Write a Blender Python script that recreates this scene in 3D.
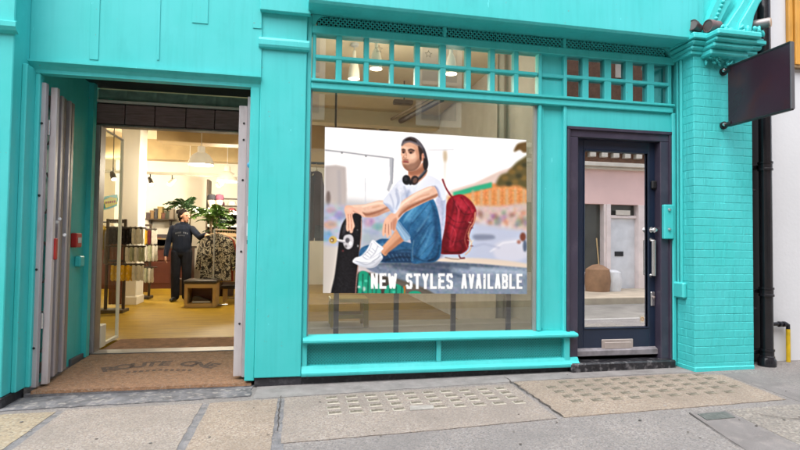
import bpy, bmesh, math, random
import numpy as np
from mathutils import Vector, Matrix, noise as mnoise
random.seed(7); RNG = np.random.default_rng(11)
for o in list(bpy.data.objects): bpy.data.objects.remove(o)
SC = bpy.context.scene; COL = SC.collection
RAD = math.radians

# ------------------------------------------------------------------ camera
FOC, YAW, PITCH, ROLL = 522.24, 0.194036, 0.0319396, 0.0130415   # focal length in photo pixels (800 wide), radians
CAM = Vector((0.0, -4.4733, 1.2))
_f = Vector((math.sin(YAW) * math.cos(PITCH), math.cos(YAW) * math.cos(PITCH), math.sin(PITCH)))
_r0 = Vector((math.cos(YAW), -math.sin(YAW), 0)); _u0 = _r0.cross(_f)
_r = _r0 * math.cos(ROLL) + _u0 * math.sin(ROLL); _u = -_r0 * math.sin(ROLL) + _u0 * math.cos(ROLL)
cam_data = bpy.data.cameras.new('camera'); cam = bpy.data.objects.new('camera', cam_data); COL.objects.link(cam)
cam_data.sensor_width = 36.0; cam_data.lens = 36.0 * FOC / 800.0; cam_data.clip_start = 0.05; cam_data.clip_end = 500
cam.matrix_world = Matrix(((_r.x, _u.x, -_f.x, CAM.x), (_r.y, _u.y, -_f.y, CAM.y), (_r.z, _u.z, -_f.z, CAM.z), (0, 0, 0, 1)))
SC.camera = cam
def at(px, py, Y):                       # photo pixel -> point on the plane y = Y
    v = _f * FOC + _r * (px - 400) - _u * (py - 225)
    return CAM + v * ((Y - CAM.y) / v.y)
def proj(p):                             # world point -> photo pixel
    v = Vector(p) - CAM; w = v.dot(_f)
    return 400 + FOC * v.dot(_r) / w, 225 - FOC * v.dot(_u) / w

# ------------------------------------------------------------------ sky, sun, exposure
SUN_EL, SUN_AZ = RAD(66), RAD(225)       # azimuth clockwise from +y: a broad bright patch of cloud high over the street
W = bpy.data.worlds.new('World'); SC.world = W; W.use_nodes = True
wn = W.node_tree.nodes; wl = W.node_tree.links
sky = wn.new('ShaderNodeTexSky'); sky.sky_type = 'NISHITA'; sky.sun_disc = False
sky.sun_elevation = SUN_EL; sky.sun_rotation = SUN_AZ; sky.air_density = 1.0; sky.dust_density = 4.0; sky.ozone_density = 0.6
hs = wn.new('ShaderNodeHueSaturation'); hs.inputs['Saturation'].default_value = 0.55      # overcast: grey-white sky
wl.new(sky.outputs[0], hs.inputs['Color']); wl.new(hs.outputs[0], wn['Background'].inputs['Color'])
wn['Background'].inputs['Strength'].default_value = 0.15
sun_d = bpy.data.lights.new('sun', 'SUN'); sun_d.energy = 1.5; sun_d.angle = RAD(100); sun_d.color = (1.0, 0.965, 0.91)
sun = bpy.data.objects.new('sun', sun_d); COL.objects.link(sun)
_sd = Vector((math.sin(SUN_AZ) * math.cos(SUN_EL), math.cos(SUN_AZ) * math.cos(SUN_EL), math.sin(SUN_EL)))
sun.rotation_euler = _sd.to_track_quat('Z', 'Y').to_euler(); sun.location = _sd * 30
vs = SC.view_settings; vs.view_transform = 'Standard'; vs.look = 'None'; vs.gamma = 1.0; vs.use_curve_mapping = False
vs.exposure = 1.45
POSTER_GAIN = 0.93
SC.render.engine = 'CYCLES'; SC.cycles.use_denoising = True; SC.cycles.max_bounces = 8; SC.cycles.transparent_max_bounces = 16
SC.cycles.sample_clamp_indirect = 6.0; SC.cycles.caustics_reflective = False; SC.cycles.caustics_refractive = False

# ------------------------------------------------------------------ materials
def lin(c): return tuple(((v / 255) / 12.92 if v <= 10 else (((v / 255) + 0.055) / 1.055) ** 2.4) for v in c)
MATS = {}
def mat(name, col, rough=0.5, var=0.10, scale=4.0, bump=0.0, bscale=40.0, metal=0.0, spec=0.5, col2=None, c2amt=0.5, detail=6.0,
        stretch=None, trans=0.0, emit=None, estr=0.0):
    """Principled material: base colour varied by noise (var = +- brightness), an optional second colour in patches, fine bump."""
    if name in MATS: return MATS[name]
    m = bpy.data.materials.new(name); m.use_nodes = True; N = m.node_tree.nodes; L = m.node_tree.links
    b = N['Principled BSDF']; b.inputs['Roughness'].default_value = rough; b.inputs['Metallic'].default_value = metal
    b.inputs['Specular IOR Level'].default_value = spec
    tc = N.new('ShaderNodeTexCoord'); src = tc.outputs['Object']
    if stretch:
        mp = N.new('ShaderNodeMapping'); mp.inputs['Scale'].default_value = stretch; L.new(src, mp.inputs['Vector']); src = mp.outputs[0]
    n1 = N.new('ShaderNodeTexNoise'); n1.inputs['Scale'].default_value = scale; n1.inputs['Detail'].default_value = detail; L.new(src, n1.inputs['Vector'])
    cr = N.new('ShaderNodeValToRGB'); L.new(n1.outputs['Fac'], cr.inputs['Fac'])
    lo = tuple(max(0, v * (1 - var)) for v in col); hi = tuple(min(1, v * (1 + var)) for v in col)
    cr.color_ramp.elements[0].position = 0.3; cr.color_ramp.elements[1].position = 0.7
    cr.color_ramp.elements[0].color = (*lo, 1); cr.color_ramp.elements[1].color = (*hi, 1)
    out = cr.outputs['Color']
    if col2:
        n2 = N.new('ShaderNodeTexNoise'); n2.inputs['Scale'].default_value = scale * 2.7; n2.inputs['Detail'].default_value = 8; L.new(src, n2.inputs['Vector'])
        r2 = N.new('ShaderNodeValToRGB'); r2.color_ramp.elements[0].position = 0.52; r2.color_ramp.elements[1].position = 0.66
        L.new(n2.outputs['Fac'], r2.inputs['Fac'])
        mm = N.new('ShaderNodeMath'); mm.operation = 'MULTIPLY'; mm.inputs[1].default_value = c2amt; L.new(r2.outputs['Color'], mm.inputs[0])
        mx = N.new('ShaderNodeMixRGB'); mx.inputs[2].default_value = (*col2, 1); L.new(mm.outputs[0], mx.inputs[0]); L.new(out, mx.inputs[1]); out = mx.outputs[0]
    L.new(out, b.inputs['Base Color'])
    if bump:
        n3 = N.new('ShaderNodeTexNoise'); n3.inputs['Scale'].default_value = bscale; n3.inputs['Detail'].default_value = 5; L.new(src, n3.inputs['Vector'])
        bp = N.new('ShaderNodeBump'); bp.inputs['Strength'].default_value = bump; bp.inputs['Distance'].default_value = 0.01
        L.new(n3.outputs['Fac'], bp.inputs['Height']); L.new(bp.outputs[0], b.inputs['Normal'])
    if emit:
        b.inputs['Emission Color'].default_value = (*emit, 1); b.inputs['Emission Strength'].default_value = estr
    MATS[name] = m; return m
def glass_mat(name, tint=(0.93, 0.96, 0.95), refl=1.0, rough=0.0, boost=0.0, ior=1.52):
    m = bpy.data.materials.new(name); m.use_nodes = True; N = m.node_tree.nodes; L = m.node_tree.links
    N.remove(N['Principled BSDF'])
    t = N.new('ShaderNodeBsdfTransparent'); t.inputs[0].default_value = (*tint, 1)
    g = N.new('ShaderNodeBsdfGlossy'); g.inputs['Roughness'].default_value = rough; g.inputs['Color'].default_value = (refl, refl, refl, 1)
    fr = N.new('ShaderNodeFresnel'); fr.inputs['IOR'].default_value = ior
    ad = N.new('ShaderNodeMath'); ad.operation = 'ADD'; ad.inputs[1].default_value = boost; L.new(fr.outputs[0], ad.inputs[0])
    mx = N.new('ShaderNodeMixShader'); ge = N.new('ShaderNodeNewGeometry'); bk = N.new('ShaderNodeMath'); bk.operation = 'SUBTRACT'; bk.inputs[0].default_value = 1.0; L.new(ge.outputs['Backfacing'], bk.inputs[1])   # reflect on the outer skin only
    ml = N.new('ShaderNodeMath'); ml.operation = 'MULTIPLY'; ml.use_clamp = True; L.new(ad.outputs[0], ml.inputs[0]); L.new(bk.outputs[0], ml.inputs[1]); L.new(ml.outputs[0], mx.inputs[0]); L.new(t.outputs[0], mx.inputs[1]); L.new(g.outputs[0], mx.inputs[2])
    L.new(mx.outputs[0], N['Material Output'].inputs['Surface']); MATS[name] = m; return m

TEAL_C = (0.050, 0.535, 0.535)
TEAL = mat('turquoise_gloss_paint', TEAL_C, 0.42, 0.06, 2.2, 0.06, 9.0, col2=(0.085, 0.57, 0.60), c2amt=0.4)
TEALB = mat('turquoise_masonry_paint', TEAL_C, 0.5, 0.08, 7.0, 0.55, 16.0, col2=(0.07, 0.57, 0.60), c2amt=0.5)
TEALD = mat('turquoise_grille_paint', (0.03, 0.40, 0.38), 0.5, 0.1, 8.0, 0.1)
BLACKP = mat('black_plinth_paint', (0.022, 0.022, 0.028), 0.6, 0.3, 9.0, 0.4, 30.0, col2=(0.10, 0.10, 0.11), c2amt=0.4)
PURPLE = mat('aubergine_door_paint', (0.045, 0.039, 0.064), 0.32, 0.12, 3.0, 0.05, 12.0, col2=(0.09, 0.08, 0.11), c2amt=0.3)
NAVYD = mat('dark_navy_door_paint', (0.012, 0.022, 0.048), 0.28, 0.15, 3.0, 0.05, 12.0)
STEEL = mat('brushed_grey_steel', (0.44, 0.41, 0.44), 0.42, 0.12, 6.0, 0.12, 60.0, metal=0.25, col2=(0.30, 0.27, 0.27), c2amt=0.6, stretch=(1, 1, .25))
STEELD = mat('worn_brown_steel', (0.27, 0.235, 0.22), 0.45, 0.2, 7.0, 0.12, 60.0, metal=0.25, col2=(0.42, 0.38, 0.36), c2amt=0.5, stretch=(1, 1, .25))
CHROME = mat('polished_metal', (0.62, 0.62, 0.63), 0.25, 0.05, 5.0, metal=0.9)
BRASSY = mat('aged_letterbox_metal', (0.48, 0.42, 0.40), 0.38, 0.15, 9.0, 0.1, metal=0.5)
DWOOD = mat('dark_brown_boarding', (0.27, 0.175, 0.175), 0.5, 0.3, 5.0, 0.25, 30.0, stretch=(1.2, 4, 14))
BLACK = mat('black_paint', (0.010, 0.010, 0.012), 0.45, 0.2, 4.0)
PIPEB = mat('black_cast_iron_paint', (0.009, 0.009, 0.012), 0.22, 0.3, 5.0, 0.15, 18.0)
GLASS = glass_mat('window_glass', tint=(0.80, 0.82, 0.82), boost=0.14)
CLEARG = glass_mat('clear_door_glass', ior=1.06, boost=0.0)
GLASSD = glass_mat('door_glass', tint=(0.80, 0.82, 0.82), boost=0.85)
GLASST = glass_mat('transom_glass', tint=(0.85, 0.86, 0.86), boost=0.24)
GLASSR = glass_mat('side_transom_glass', tint=(0.7, 0.7, 0.7), boost=0.42)
WHITE = mat('white_render', (0.63, 0.65, 0.68), 0.75, 0.03, 2.0, 0.15, 30.0)
CREAMW = mat('interior_white_paint', (0.80, 0.77, 0.70), 0.7, 0.03, 2.0)
CEILP = mat('interior_cream_ceiling', (0.70, 0.62, 0.46), 0.7, 0.06, 1.5)
BEIGEW = mat('interior_beige_wall', (0.60, 0.52, 0.38), 0.7, 0.05, 1.5)
COIR = mat('coir_mat_fibre', (0.215, 0.118, 0.064), 0.95, 0.32, 26.0, 0.9, 160.0, col2=(0.27, 0.205, 0.155), c2amt=0.85)
COIRT = mat('worn_dark_mat_print', (0.075, 0.052, 0.042), 0.95, 0.5, 30.0, 0.6, 160.0, col2=(0.18, 0.11, 0.07), c2amt=0.7)
FLOORW = mat('golden_wood_floor', (0.33, 0.205, 0.016), 0.5, 0.2, 2.4, 0.05, 20.0, spec=0.15, stretch=(0.6, 6.0, 1), col2=(0.19, 0.105, 0.012), c2amt=0.8)
ASPHALT = mat('grey_asphalt', (0.222, 0.212, 0.212), 0.9, 0.14, 2.0, 0.8, 170.0, col2=(0.30, 0.275, 0.26), c2amt=0.5)
ASPHALT2 = mat('patched_asphalt', (0.165, 0.155, 0.155), 0.9, 0.16, 4.0, 0.8, 150.0, col2=(0.24, 0.22, 0.21), c2amt=0.5)
MORTARG = mat('grey_mortar_strip', (0.135, 0.135, 0.145), 0.9, 0.35, 9.0, 0.9, 60.0, col2=(0.23, 0.215, 0.205), c2amt=0.6)

def aggregate(name, base, peb, scale, dark):
    """exposed aggregate concrete: cement with small stones of several tones, real bump"""
    m = bpy.data.materials.new(name); m.use_nodes = True; N = m.node_tree.nodes; L = m.node_tree.links; b = N['Principled BSDF']
    b.inputs['Roughness'].default_value = 0.9
    tc = N.new('ShaderNodeTexCoord')
    v = N.new('ShaderNodeTexVoronoi'); v.inputs['Scale'].default_value = scale; L.new(tc.outputs['Object'], v.inputs['Vector'])
    sep = N.new('ShaderNodeSeparateColor'); L.new(v.outputs['Color'], sep.inputs[0])
    cr = N.new('ShaderNodeValToRGB'); L.new(sep.outputs[0], cr.inputs['Fac'])
    e = cr.color_ramp.elements; e[0].color = (*dark, 1); e[0].position = 0.0; e[1].color = (*peb, 1); e[1].position = 0.85
    k = e.new(0.3); k.color = (*base, 1); k = e.new(0.62); k.color = (base[0] * 1.12, base[1] * 1.05, base[2] * 0.95, 1)
    n = N.new('ShaderNodeTexNoise'); n.inputs['Scale'].default_value = 2.3; n.inputs['Detail'].default_value = 7; L.new(tc.outputs['Object'], n.inputs['Vector'])
    r2 = N.new('ShaderNodeValToRGB'); r2.color_ramp.elements[0].position = 0.36; r2.color_ramp.elements[1].position = 0.68
    L.new(n.outputs['Fac'], r2.inputs['Fac'])
    mm = N.new('ShaderNodeMath'); mm.operation = 'MULTIPLY'; mm.inputs[1].default_value = 0.6; L.new(r2.outputs[0], mm.inputs[0])
    mx = N.new('ShaderNodeMixRGB'); L.new(mm.outputs[0], mx.inputs[0]); L.new(cr.outputs[0], mx.inputs[1]); mx.inputs[2].default_value = (*[c * 0.76 for c in base], 1)
    L.new(mx.outputs[0], b.inputs['Base Color'])
    bp = N.new('ShaderNodeBump'); bp.inputs['Strength'].default_value = 0.35; bp.inputs['Distance'].default_value = 0.005; bp.invert = True
    L.new(v.outputs['Distance'], bp.inputs['Height']); L.new(bp.outputs[0], b.inputs['Normal'])
    MATS[name] = m; return m
AGG = aggregate('buff_aggregate_concrete', (0.235, 0.195, 0.160), (0.305, 0.268, 0.232), 100.0, (0.155, 0.122, 0.10))
AGG2 = aggregate('grey_aggregate_concrete', (0.222, 0.196, 0.178), (0.29, 0.265, 0.245), 110.0, (0.15, 0.132, 0.12))
ASPHALT = aggregate('grey_asphalt_chips', (0.175, 0.167, 0.168), (0.245, 0.233, 0.23), 110.0, (0.105, 0.10, 0.10))
LENS = mat('weathered_lens_glass', (0.135, 0.122, 0.098), 0.8, 0.35, 14.0, 0.4, 40.0, col2=(0.29, 0.265, 0.22), c2amt=0.7, spec=.2)
LENSL = mat('pale_lens_rim', (0.32, 0.305, 0.26), 0.6, 0.25, 14.0, 0.4, 60.0)

def weathered(name, c, light, grime, chip, rough=0.42, bump=0.10):
    """old gloss paint: brush streaks down the boards, cloudy fading, small chips and scuffs, faint dirt runs"""
    m = bpy.data.materials.new(name); m.use_nodes = True; N = m.node_tree.nodes; L = m.node_tree.links; b = N['Principled BSDF']
    b.inputs['Roughness'].default_value = rough; b.inputs['Specular IOR Level'].default_value = 0.4
    ge = N.new('ShaderNodeNewGeometry')
    def noise(sc, scale, det=6, rgh=0.55):
        mp = N.new('ShaderNodeMapping'); mp.inputs['Scale'].default_value = sc; L.new(ge.outputs['Position'], mp.inputs['Vector'])
        n = N.new('ShaderNodeTexNoise'); n.inputs['Scale'].default_value = scale; n.inputs['Detail'].default_value = det; n.inputs['Roughness'].default_value = rgh; L.new(mp.outputs[0], n.inputs['Vector']); return n.outputs['Fac']
    def ramp(f, lo, hi, amt):
        r = N.new('ShaderNodeMapRange'); r.inputs['From Min'].default_value = lo; r.inputs['From Max'].default_value = hi; r.inputs['To Max'].default_value = amt; L.new(f, r.inputs['Value']); return r.outputs[0]
    def mixc(fac, a, col):
        x = N.new('ShaderNodeMixRGB'); L.new(fac, x.inputs[0]); x.inputs[2].default_value = (*col, 1)
        if isinstance(a, tuple): x.inputs[1].default_value = (*a, 1)
        else: L.new(a, x.inputs[1])
        return x.outputs[0]
    o = mixc(ramp(noise((1, 1, 1), 1.7), .35, .70, .75), c, light)                     # cloudy fading
    o = mixc(ramp(noise((26, 26, 1.6), 1.0, 4), .48, .72, .22), o, grime)               # brush and run marks
    o = mixc(ramp(noise((1, 1, .55), 3.2, 8, .7), .56, .74, .40), o, grime)             # dirty patches
    o = mixc(ramp(noise((1, 1, 1), 34.0, 3), .715, .735, .75), o, chip)                 # chips
    o = mixc(ramp(noise((1, 1, .3), 21.0, 3), .725, .75, .6), o, tuple(min(1, v * 1.25 + .05) for v in light))   # pale scuffs
    L.new(o, b.inputs['Base Color'])
    bp = N.new('ShaderNodeBump'); bp.inputs['Strength'].default_value = bump; bp.inputs['Distance'].default_value = 0.01; L.new(noise((18, 18, 3), 1.6, 5), bp.inputs['Height']); L.new(bp.outputs[0], b.inputs['Normal'])
    rr = N.new('ShaderNodeMapRange'); rr.inputs['To Min'].default_value = rough - .12; rr.inputs['To Max'].default_value = rough + .2; L.new(noise((1, 1, 1), 5.0), rr.inputs['Value']); L.new(rr.outputs[0], b.inputs['Roughness'])
    MATS[name] = m; return m
TEAL = weathered('weathered_turquoise_paint', TEAL_C, (0.085, 0.585, 0.615), (0.030, 0.395, 0.400), (0.16, 0.30, 0.30))
TEALB = weathered('weathered_turquoise_masonry', TEAL_C, (0.085, 0.585, 0.615), (0.028, 0.38, 0.395), (0.20, 0.36, 0.36), 0.55, 0.9)

# ------------------------------------------------------------------ object helpers
def link(o, parent=None):
    COL.objects.link(o)
    if parent is not None: o.parent = parent
    return o
def root_loc(p):
    v = Vector((0, 0, 0))
    while p is not None: v = v + p.location; p = p.parent
    return v
def tag(o, label=None, cat=None, group=None, kind=None):
    if label: o['label'] = label
    if cat: o['category'] = cat
    if group: o['group'] = group
    if kind: o['kind'] = kind
    return o
def thing(name, loc, label, cat, group=None, rz=0.0):
    o = bpy.data.objects.new(name, None); o.location = loc; o.rotation_euler = (0, 0, rz); o.empty_display_size = 0.1
    COL.objects.link(o); return tag(o, label, cat, group)
def part_empty(name, parent):
    o = bpy.data.objects.new(name, None); o.parent = parent; o.empty_display_size = 0.05; COL.objects.link(o); return o
def smooth_by_angle(me, ang=40):
    bm = bmesh.new(); bm.from_mesh(me)
    for f in bm.faces: f.smooth = True
    for e in bm.edges:
        e.smooth = not (len(e.link_faces) == 2 and e.calc_face_angle(0) > RAD(ang))
    bm.to_mesh(me); bm.free()
def from_bm(name, bm, m, parent=None, loc=None, smooth=False, world=True):
    """mesh object from a bmesh given in WORLD coordinates (world=True) or local ones; origin at loc (default: box centre)"""
    bm.normal_update()
    if loc is None:
        vs_ = [v.co for v in bm.verts]
        loc = Vector([(min(c[i] for c in vs_) + max(c[i] for c in vs_)) / 2 for i in range(3)]) if world else Vector((0, 0, 0))
    loc = Vector(loc)
    if world: bmesh.ops.translate(bm, verts=bm.verts, vec=-loc)
    me = bpy.data.meshes.new(name); bm.to_mesh(me); bm.free()
    for mm in (m if isinstance(m, (list, tuple)) else [m]): me.materials.append(mm)
    if smooth: smooth_by_angle(me)
    o = bpy.data.objects.new(name, me); o.location = loc - (root_loc(parent) if world else Vector((0, 0, 0))); link(o, parent); return o
def bx(bm, x0, x1, y0, y1, z0, z1, bev=0.0, seg=1):
    r = bmesh.ops.create_cube(bm, size=1.0); v = r['verts']
    bmesh.ops.scale(bm, vec=(x1 - x0, y1 - y0, z1 - z0), verts=v)
    bmesh.ops.translate(bm, vec=((x0 + x1) / 2, (y0 + y1) / 2, (z0 + z1) / 2), verts=v)
    if bev:
        es = list({e for q in v for e in q.link_edges})
        bmesh.ops.bevel(bm, geom=es, offset=min(bev, 0.45 * min(x1 - x0, y1 - y0, z1 - z0)), segments=seg, profile=0.5, affect='EDGES')
def box(name, x0, x1, y0, y1, z0, z1, m, parent=None, bev=0.003, world=True):
    bm = bmesh.new(); bx(bm, x0, x1, y0, y1, z0, z1, bev); return from_bm(name, bm, m, parent, world=world)
def prism(name, prof, x0, x1, m, parent=None, smooth=False, bev=0.0):
    """profile [(y, z)...] extruded along x"""
    bm = bmesh.new(); a = [bm.verts.new((x0, y, z)) for y, z in prof]; b = [bm.verts.new((x1, y, z)) for y, z in prof]; n = len(prof)
    bm.faces.new(a); bm.faces.new(b[::-1])
    for i in range(n): bm.faces.new((a[i], b[i], b[(i + 1) % n], a[(i + 1) % n]))
    bmesh.ops.recalc_face_normals(bm, faces=bm.faces)
    if bev: bmesh.ops.bevel(bm, geom=list(bm.edges), offset=bev, segments=1, affect='EDGES')
    return from_bm(name, bm, m, parent, smooth=smooth)
def extr(bm, pts, axis, a0, a1):
    """closed polygon pts in the plane across `axis`, extruded a0..a1 (axis 'y': pts are x,z; 'z': pts are x,y; 'x': y,z)"""
    def P(p, t): return (p[0], t, p[1]) if axis == 'y' else ((p[0], p[1], t) if axis == 'z' else (t, p[0], p[1]))
    a = [bm.verts.new(P(p, a0)) for p in pts]; b = [bm.verts.new(P(p, a1)) for p in pts]; n = len(pts)
    fs = [bm.faces.new(a), bm.faces.new(b[::-1])]
    for i in range(n): fs.append(bm.faces.new((a[i], b[i], b[(i + 1) % n], a[(i + 1) % n])))
    bmesh.ops.recalc_face_normals(bm, faces=fs)
def tube_bm(bm, pts, rad, n=10, cap=True):
    pts = [Vector(p) for p in pts]; rads = rad if isinstance(rad, (list, tuple)) else [rad] * len(pts); rings = []
    for i, p in enumerate(pts):
        d = (pts[min(i + 1, len(pts) - 1)] - pts[max(i - 1, 0)]).normalized()
        ref = Vector((0, 0, 1)) if abs(d.z) < 0.9 else Vector((1, 0, 0))
        s = d.cross(ref).normalized(); t = s.cross(d).normalized()
        rings.append([bm.verts.new(p + (s * math.cos(2 * math.pi * k / n) + t * math.sin(2 * math.pi * k / n)) * rads[i]) for k in range(n)])
    for a, b in zip(rings, rings[1:]):
        for k in range(n): bm.faces.new((a[k], a[(k + 1) % n], b[(k + 1) % n], b[k]))
    if cap: bm.faces.new(rings[0][::-1]); bm.faces.new(rings[-1])
def tube(name, pts, rad, m, parent=None, n=10, world=True):
    bm = bmesh.new(); tube_bm(bm, pts, rad, n); bmesh.ops.recalc_face_normals(bm, faces=bm.faces); return from_bm(name, bm, m, parent, smooth=True, world=world)
def lathe_bm(bm, prof, c=(0, 0, 0), n=24, axis='z', closed=False):
    rings = []
    for r, z in prof:
        ring = []
        for k in range(n):
            a = 2 * math.pi * k / n; p = (r * math.cos(a), r * math.sin(a), z)
            if axis == 'y': p = (p[0], p[2], p[1])
            if axis == 'x': p = (p[2], p[0], p[1])
            ring.append(bm.verts.new((p[0] + c[0], p[1] + c[1], p[2] + c[2])))
        rings.append(ring)
    prs = list(zip(rings, rings[1:])) + ([(rings[-1], rings[0])] if closed else [])
    fs = []
    for a, b in prs:
        for k in range(n): fs.append(bm.faces.new((a[k], a[(k + 1) % n], b[(k + 1) % n], b[k])))
    if not closed:
        if prof[0][0] > 1e-5: fs.append(bm.faces.new(rings[0][::-1]))
        if prof[-1][0] > 1e-5: fs.append(bm.faces.new(rings[-1]))
    bmesh.ops.recalc_face_normals(bm, faces=fs)
def lathe(name, prof, c, m, parent=None, n=24, axis='z', closed=False):
    bm = bmesh.new(); lathe_bm(bm, prof, c, n, axis, closed); bmesh.ops.remove_doubles(bm, verts=bm.verts, dist=1e-5)
    return from_bm(name, bm, m, parent, smooth=True)
def sheet(name, pts, m, parent=None, thick=0.0):
    """flat polygon from 3d points, optionally with thickness downward"""
    bm = bmesh.new(); v = [bm.verts.new(p) for p in pts]; f = bm.faces.new(v); bm.normal_update()
    if f.normal.z < 0: f.normal_flip()
    if thick:
        r = bmesh.ops.extrude_face_region(bm, geom=[f]); ev = [g for g in r['geom'] if isinstance(g, bmesh.types.BMVert)]
        bmesh.ops.translate(bm, verts=[q for q in v], vec=(0, 0, -thick)); bmesh.ops.recalc_face_normals(bm, faces=bm.faces)
    return from_bm(name, bm, m, parent)
def copy_obj(o, parent=None, loc=None):
    c = o.copy(); COL.objects.link(c); c.parent = parent
    if loc is not None: c.location = loc
    return c
def gz(x, y=0.0): return 0.010 * (x + 0.3)          # the pavement rises gently towards the right
# ================================================================== ground, road, pavement
def slope_sheet(name, x0, x1, y0, y1, dz, m, parent=None, thick=0.0):
    return sheet(name, [(x0, y0, gz(x0) + dz), (x1, y0, gz(x1) + dz), (x1, y1, gz(x1) + dz), (x0, y1, gz(x0) + dz)], m, parent, thick)
tag(sheet('ground', [(-160, -160, -0.75), (160, -160, -0.75), (160, 160, -0.75), (-160, 160, -0.75)], ASPHALT2), kind='structure')
ROADM = mat('pale_road_setts', (0.20, 0.19, 0.175), 0.9, 0.2, 3.0, 0.8, 150.0)
tag(slope_sheet('road', -40, 40, -5.25, -2.70, -0.12, ROADM, thick=0.1), kind='structure')
pave = tag(slope_sheet('pavement', -40, 40, -2.60, 0.02, 0.0, ASPHALT, thick=0.15), kind='structure')
tag(slope_sheet('kerb', -40, 40, -2.72, -2.60, 0.004, mat('granite_kerb', (0.30, 0.29, 0.28), 0.8, 0.2, 20.0, 0.4), thick=0.2), kind='structure')
tag(slope_sheet('pavement_opposite', -40, 40, -7.22, -5.25, 0.01, mat('york_stone_paving', (0.46, 0.39, 0.30), 0.85, 0.18, 3.0, 0.3), thick=0.2), kind='structure')

def slab(name, pts, m, dz=0.005, thick=0.05, jag=0.004):
    """paving slab with slightly uneven edges; pts are x,y corners"""
    out = []; n = len(pts)
    for i in range(n):
        a, b = Vector(pts[i] + (0,)), Vector(pts[(i + 1) % n] + (0,)); k = max(1, int((b - a).length / 0.07))
        for j in range(k):
            p = a.lerp(b, j / k)
            if j: p += Vector((random.uniform(-jag, jag), random.uniform(-jag, jag), 0))
            out.append((p.x, p.y, gz(p.x) + dz))
    return sheet(name, out, m, pave, thick)
slab('paving_slab', [(-3.4, -2.0 + .16), (-1.625, -1.84), (-1.615, -.43), (-3.4, -.40)], aggregate('yellowish_concrete', (0.25, 0.212, 0.155), (0.31, 0.28, 0.22), 70.0, (0.16, 0.135, 0.10)))
slab('paving_slab', [(-1.565, -1.84), (-.655, -1.84), (-.655, -.42), (-1.565, -.39)], AGG2)
slab('paving_slab', [(-.60, -1.84), (-.13, -1.84), (-.12, -.40), (-.60, -.42)], AGG)
lens_slab_a = slab('pavement_light_slab', [(-.07, -1.29), (.9, -1.25), (1.745, -1.185), (1.76, -.8), (1.775, -.34), (-.07, -.38)], AGG2)
lens_slab_b = slab('pavement_light_slab', [(1.80, -1.18), (2.8, -1.15), (3.655, -1.12), (3.76, -.40), (3.45, -.30), (1.825, -.28)], AGG)
tag(lens_slab_a, 'buff slab of square pavement lights below the shop window'); tag(lens_slab_b, 'buff slab of square pavement lights before the side door')
# joints: darker asphalt fill between the slabs, and the strip against the shopfront
slope_sheet('joint_strip', -1.64, -1.55, -1.84, -.42, 0.0025, MORTARG, pave, 0.01)
slope_sheet('joint_strip', -.67, -.585, -1.84, -.44, 0.0025, MORTARG, pave, 0.01)
slope_sheet('joint_strip', -.14, -.055, -1.5, -.40, 0.0025, MORTARG, pave, 0.01)
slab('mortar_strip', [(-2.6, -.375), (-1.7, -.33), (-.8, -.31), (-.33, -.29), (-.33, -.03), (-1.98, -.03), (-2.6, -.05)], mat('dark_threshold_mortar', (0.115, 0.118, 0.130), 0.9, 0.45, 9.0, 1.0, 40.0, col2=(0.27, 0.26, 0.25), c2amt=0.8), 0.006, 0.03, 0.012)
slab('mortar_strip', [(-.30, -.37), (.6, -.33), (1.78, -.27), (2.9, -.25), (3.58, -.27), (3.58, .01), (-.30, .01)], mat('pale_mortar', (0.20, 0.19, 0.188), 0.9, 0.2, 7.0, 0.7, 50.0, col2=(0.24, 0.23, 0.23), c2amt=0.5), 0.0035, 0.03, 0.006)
def crack(pts, w):
    bm = bmesh.new(); L_ = []; R_ = []
    for i, (x, y) in enumerate(pts):
        a, b = pts[max(i - 1, 0)], pts[min(i + 1, len(pts) - 1)]; d = Vector((b[0] - a[0], b[1] - a[1])).normalized(); n = Vector((-d.y, d.x)) * w * random.uniform(.4, 1.2) / 2
        L_.append(bm.verts.new((x + n.x, y + n.y, gz(x) + .0085))); R_.append(bm.verts.new((x - n.x, y - n.y, gz(x) + .0085)))
    for i in range(len(pts) - 1): bm.faces.new((L_[i], L_[i + 1], R_[i + 1], R_[i]))
    bmesh.ops.recalc_face_normals(bm, faces=bm.faces)
    return from_bm('crack', bm, mat('crack_dirt', (0.05, 0.042, 0.038), 1.0, 0.3, 20.0), pave)
crack([(1.80 + random.uniform(-.012, .012), -.12 - i * .055) for i in range(20)], 0.013)
crack([(-.10 + random.uniform(-.006, .006), -.34 - i * .05) for i in range(16)], 0.010)
# glass lenses set in the slabs
def lens_mesh(pale):
    bm = bmesh.new(); bx(bm, -.052, .052, -.034, .034, -.015, .004)
    top = [e for e in bm.edges if all(v.co.z > 0 for v in e.verts)]
    bmesh.ops.bevel(bm, geom=top, offset=.009, segments=1, affect='EDGES')
    me = bpy.data.meshes.new('glass_lens'); bm.normal_update()
    for f in bm.faces: f.material_index = 0 if f.normal.z > .95 else 1
    bm.to_mesh(me); bm.free(); me.materials.append(LENS); me.materials.append(LENSL if pale else LENS); return me
LM = [lens_mesh(True), lens_mesh(False)]
def lenses(parent, me, x0, nx, y0, ny, px, py, skip=()):
    pl = root_loc(parent)
    for j in range(ny):
        for i in range(nx):
            if (i, j) in skip: continue
            x = x0 + i * px + random.uniform(-.004, .004); y = y0 - j * py + random.uniform(-.003, .003)
            o = bpy.data.objects.new('glass_lens', me); o.location = Vector((x, y, gz(x) + .006)) - pl; o.rotation_euler.z = random.uniform(-.03, .03)
            o.scale = (random.uniform(.88, 1.04), random.uniform(.88, 1.04), 1); link(o, parent)
lenses(lens_slab_a, LM[0], .28, 10, -.46, 4, .150, .118, {(4, 3)})
lenses(lens_slab_b, LM[1], 2.07, 10, -.37, 5, .165, .125, {(9, 4), (0, 0)})
pl_ = root_loc(lens_slab_a)
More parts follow.
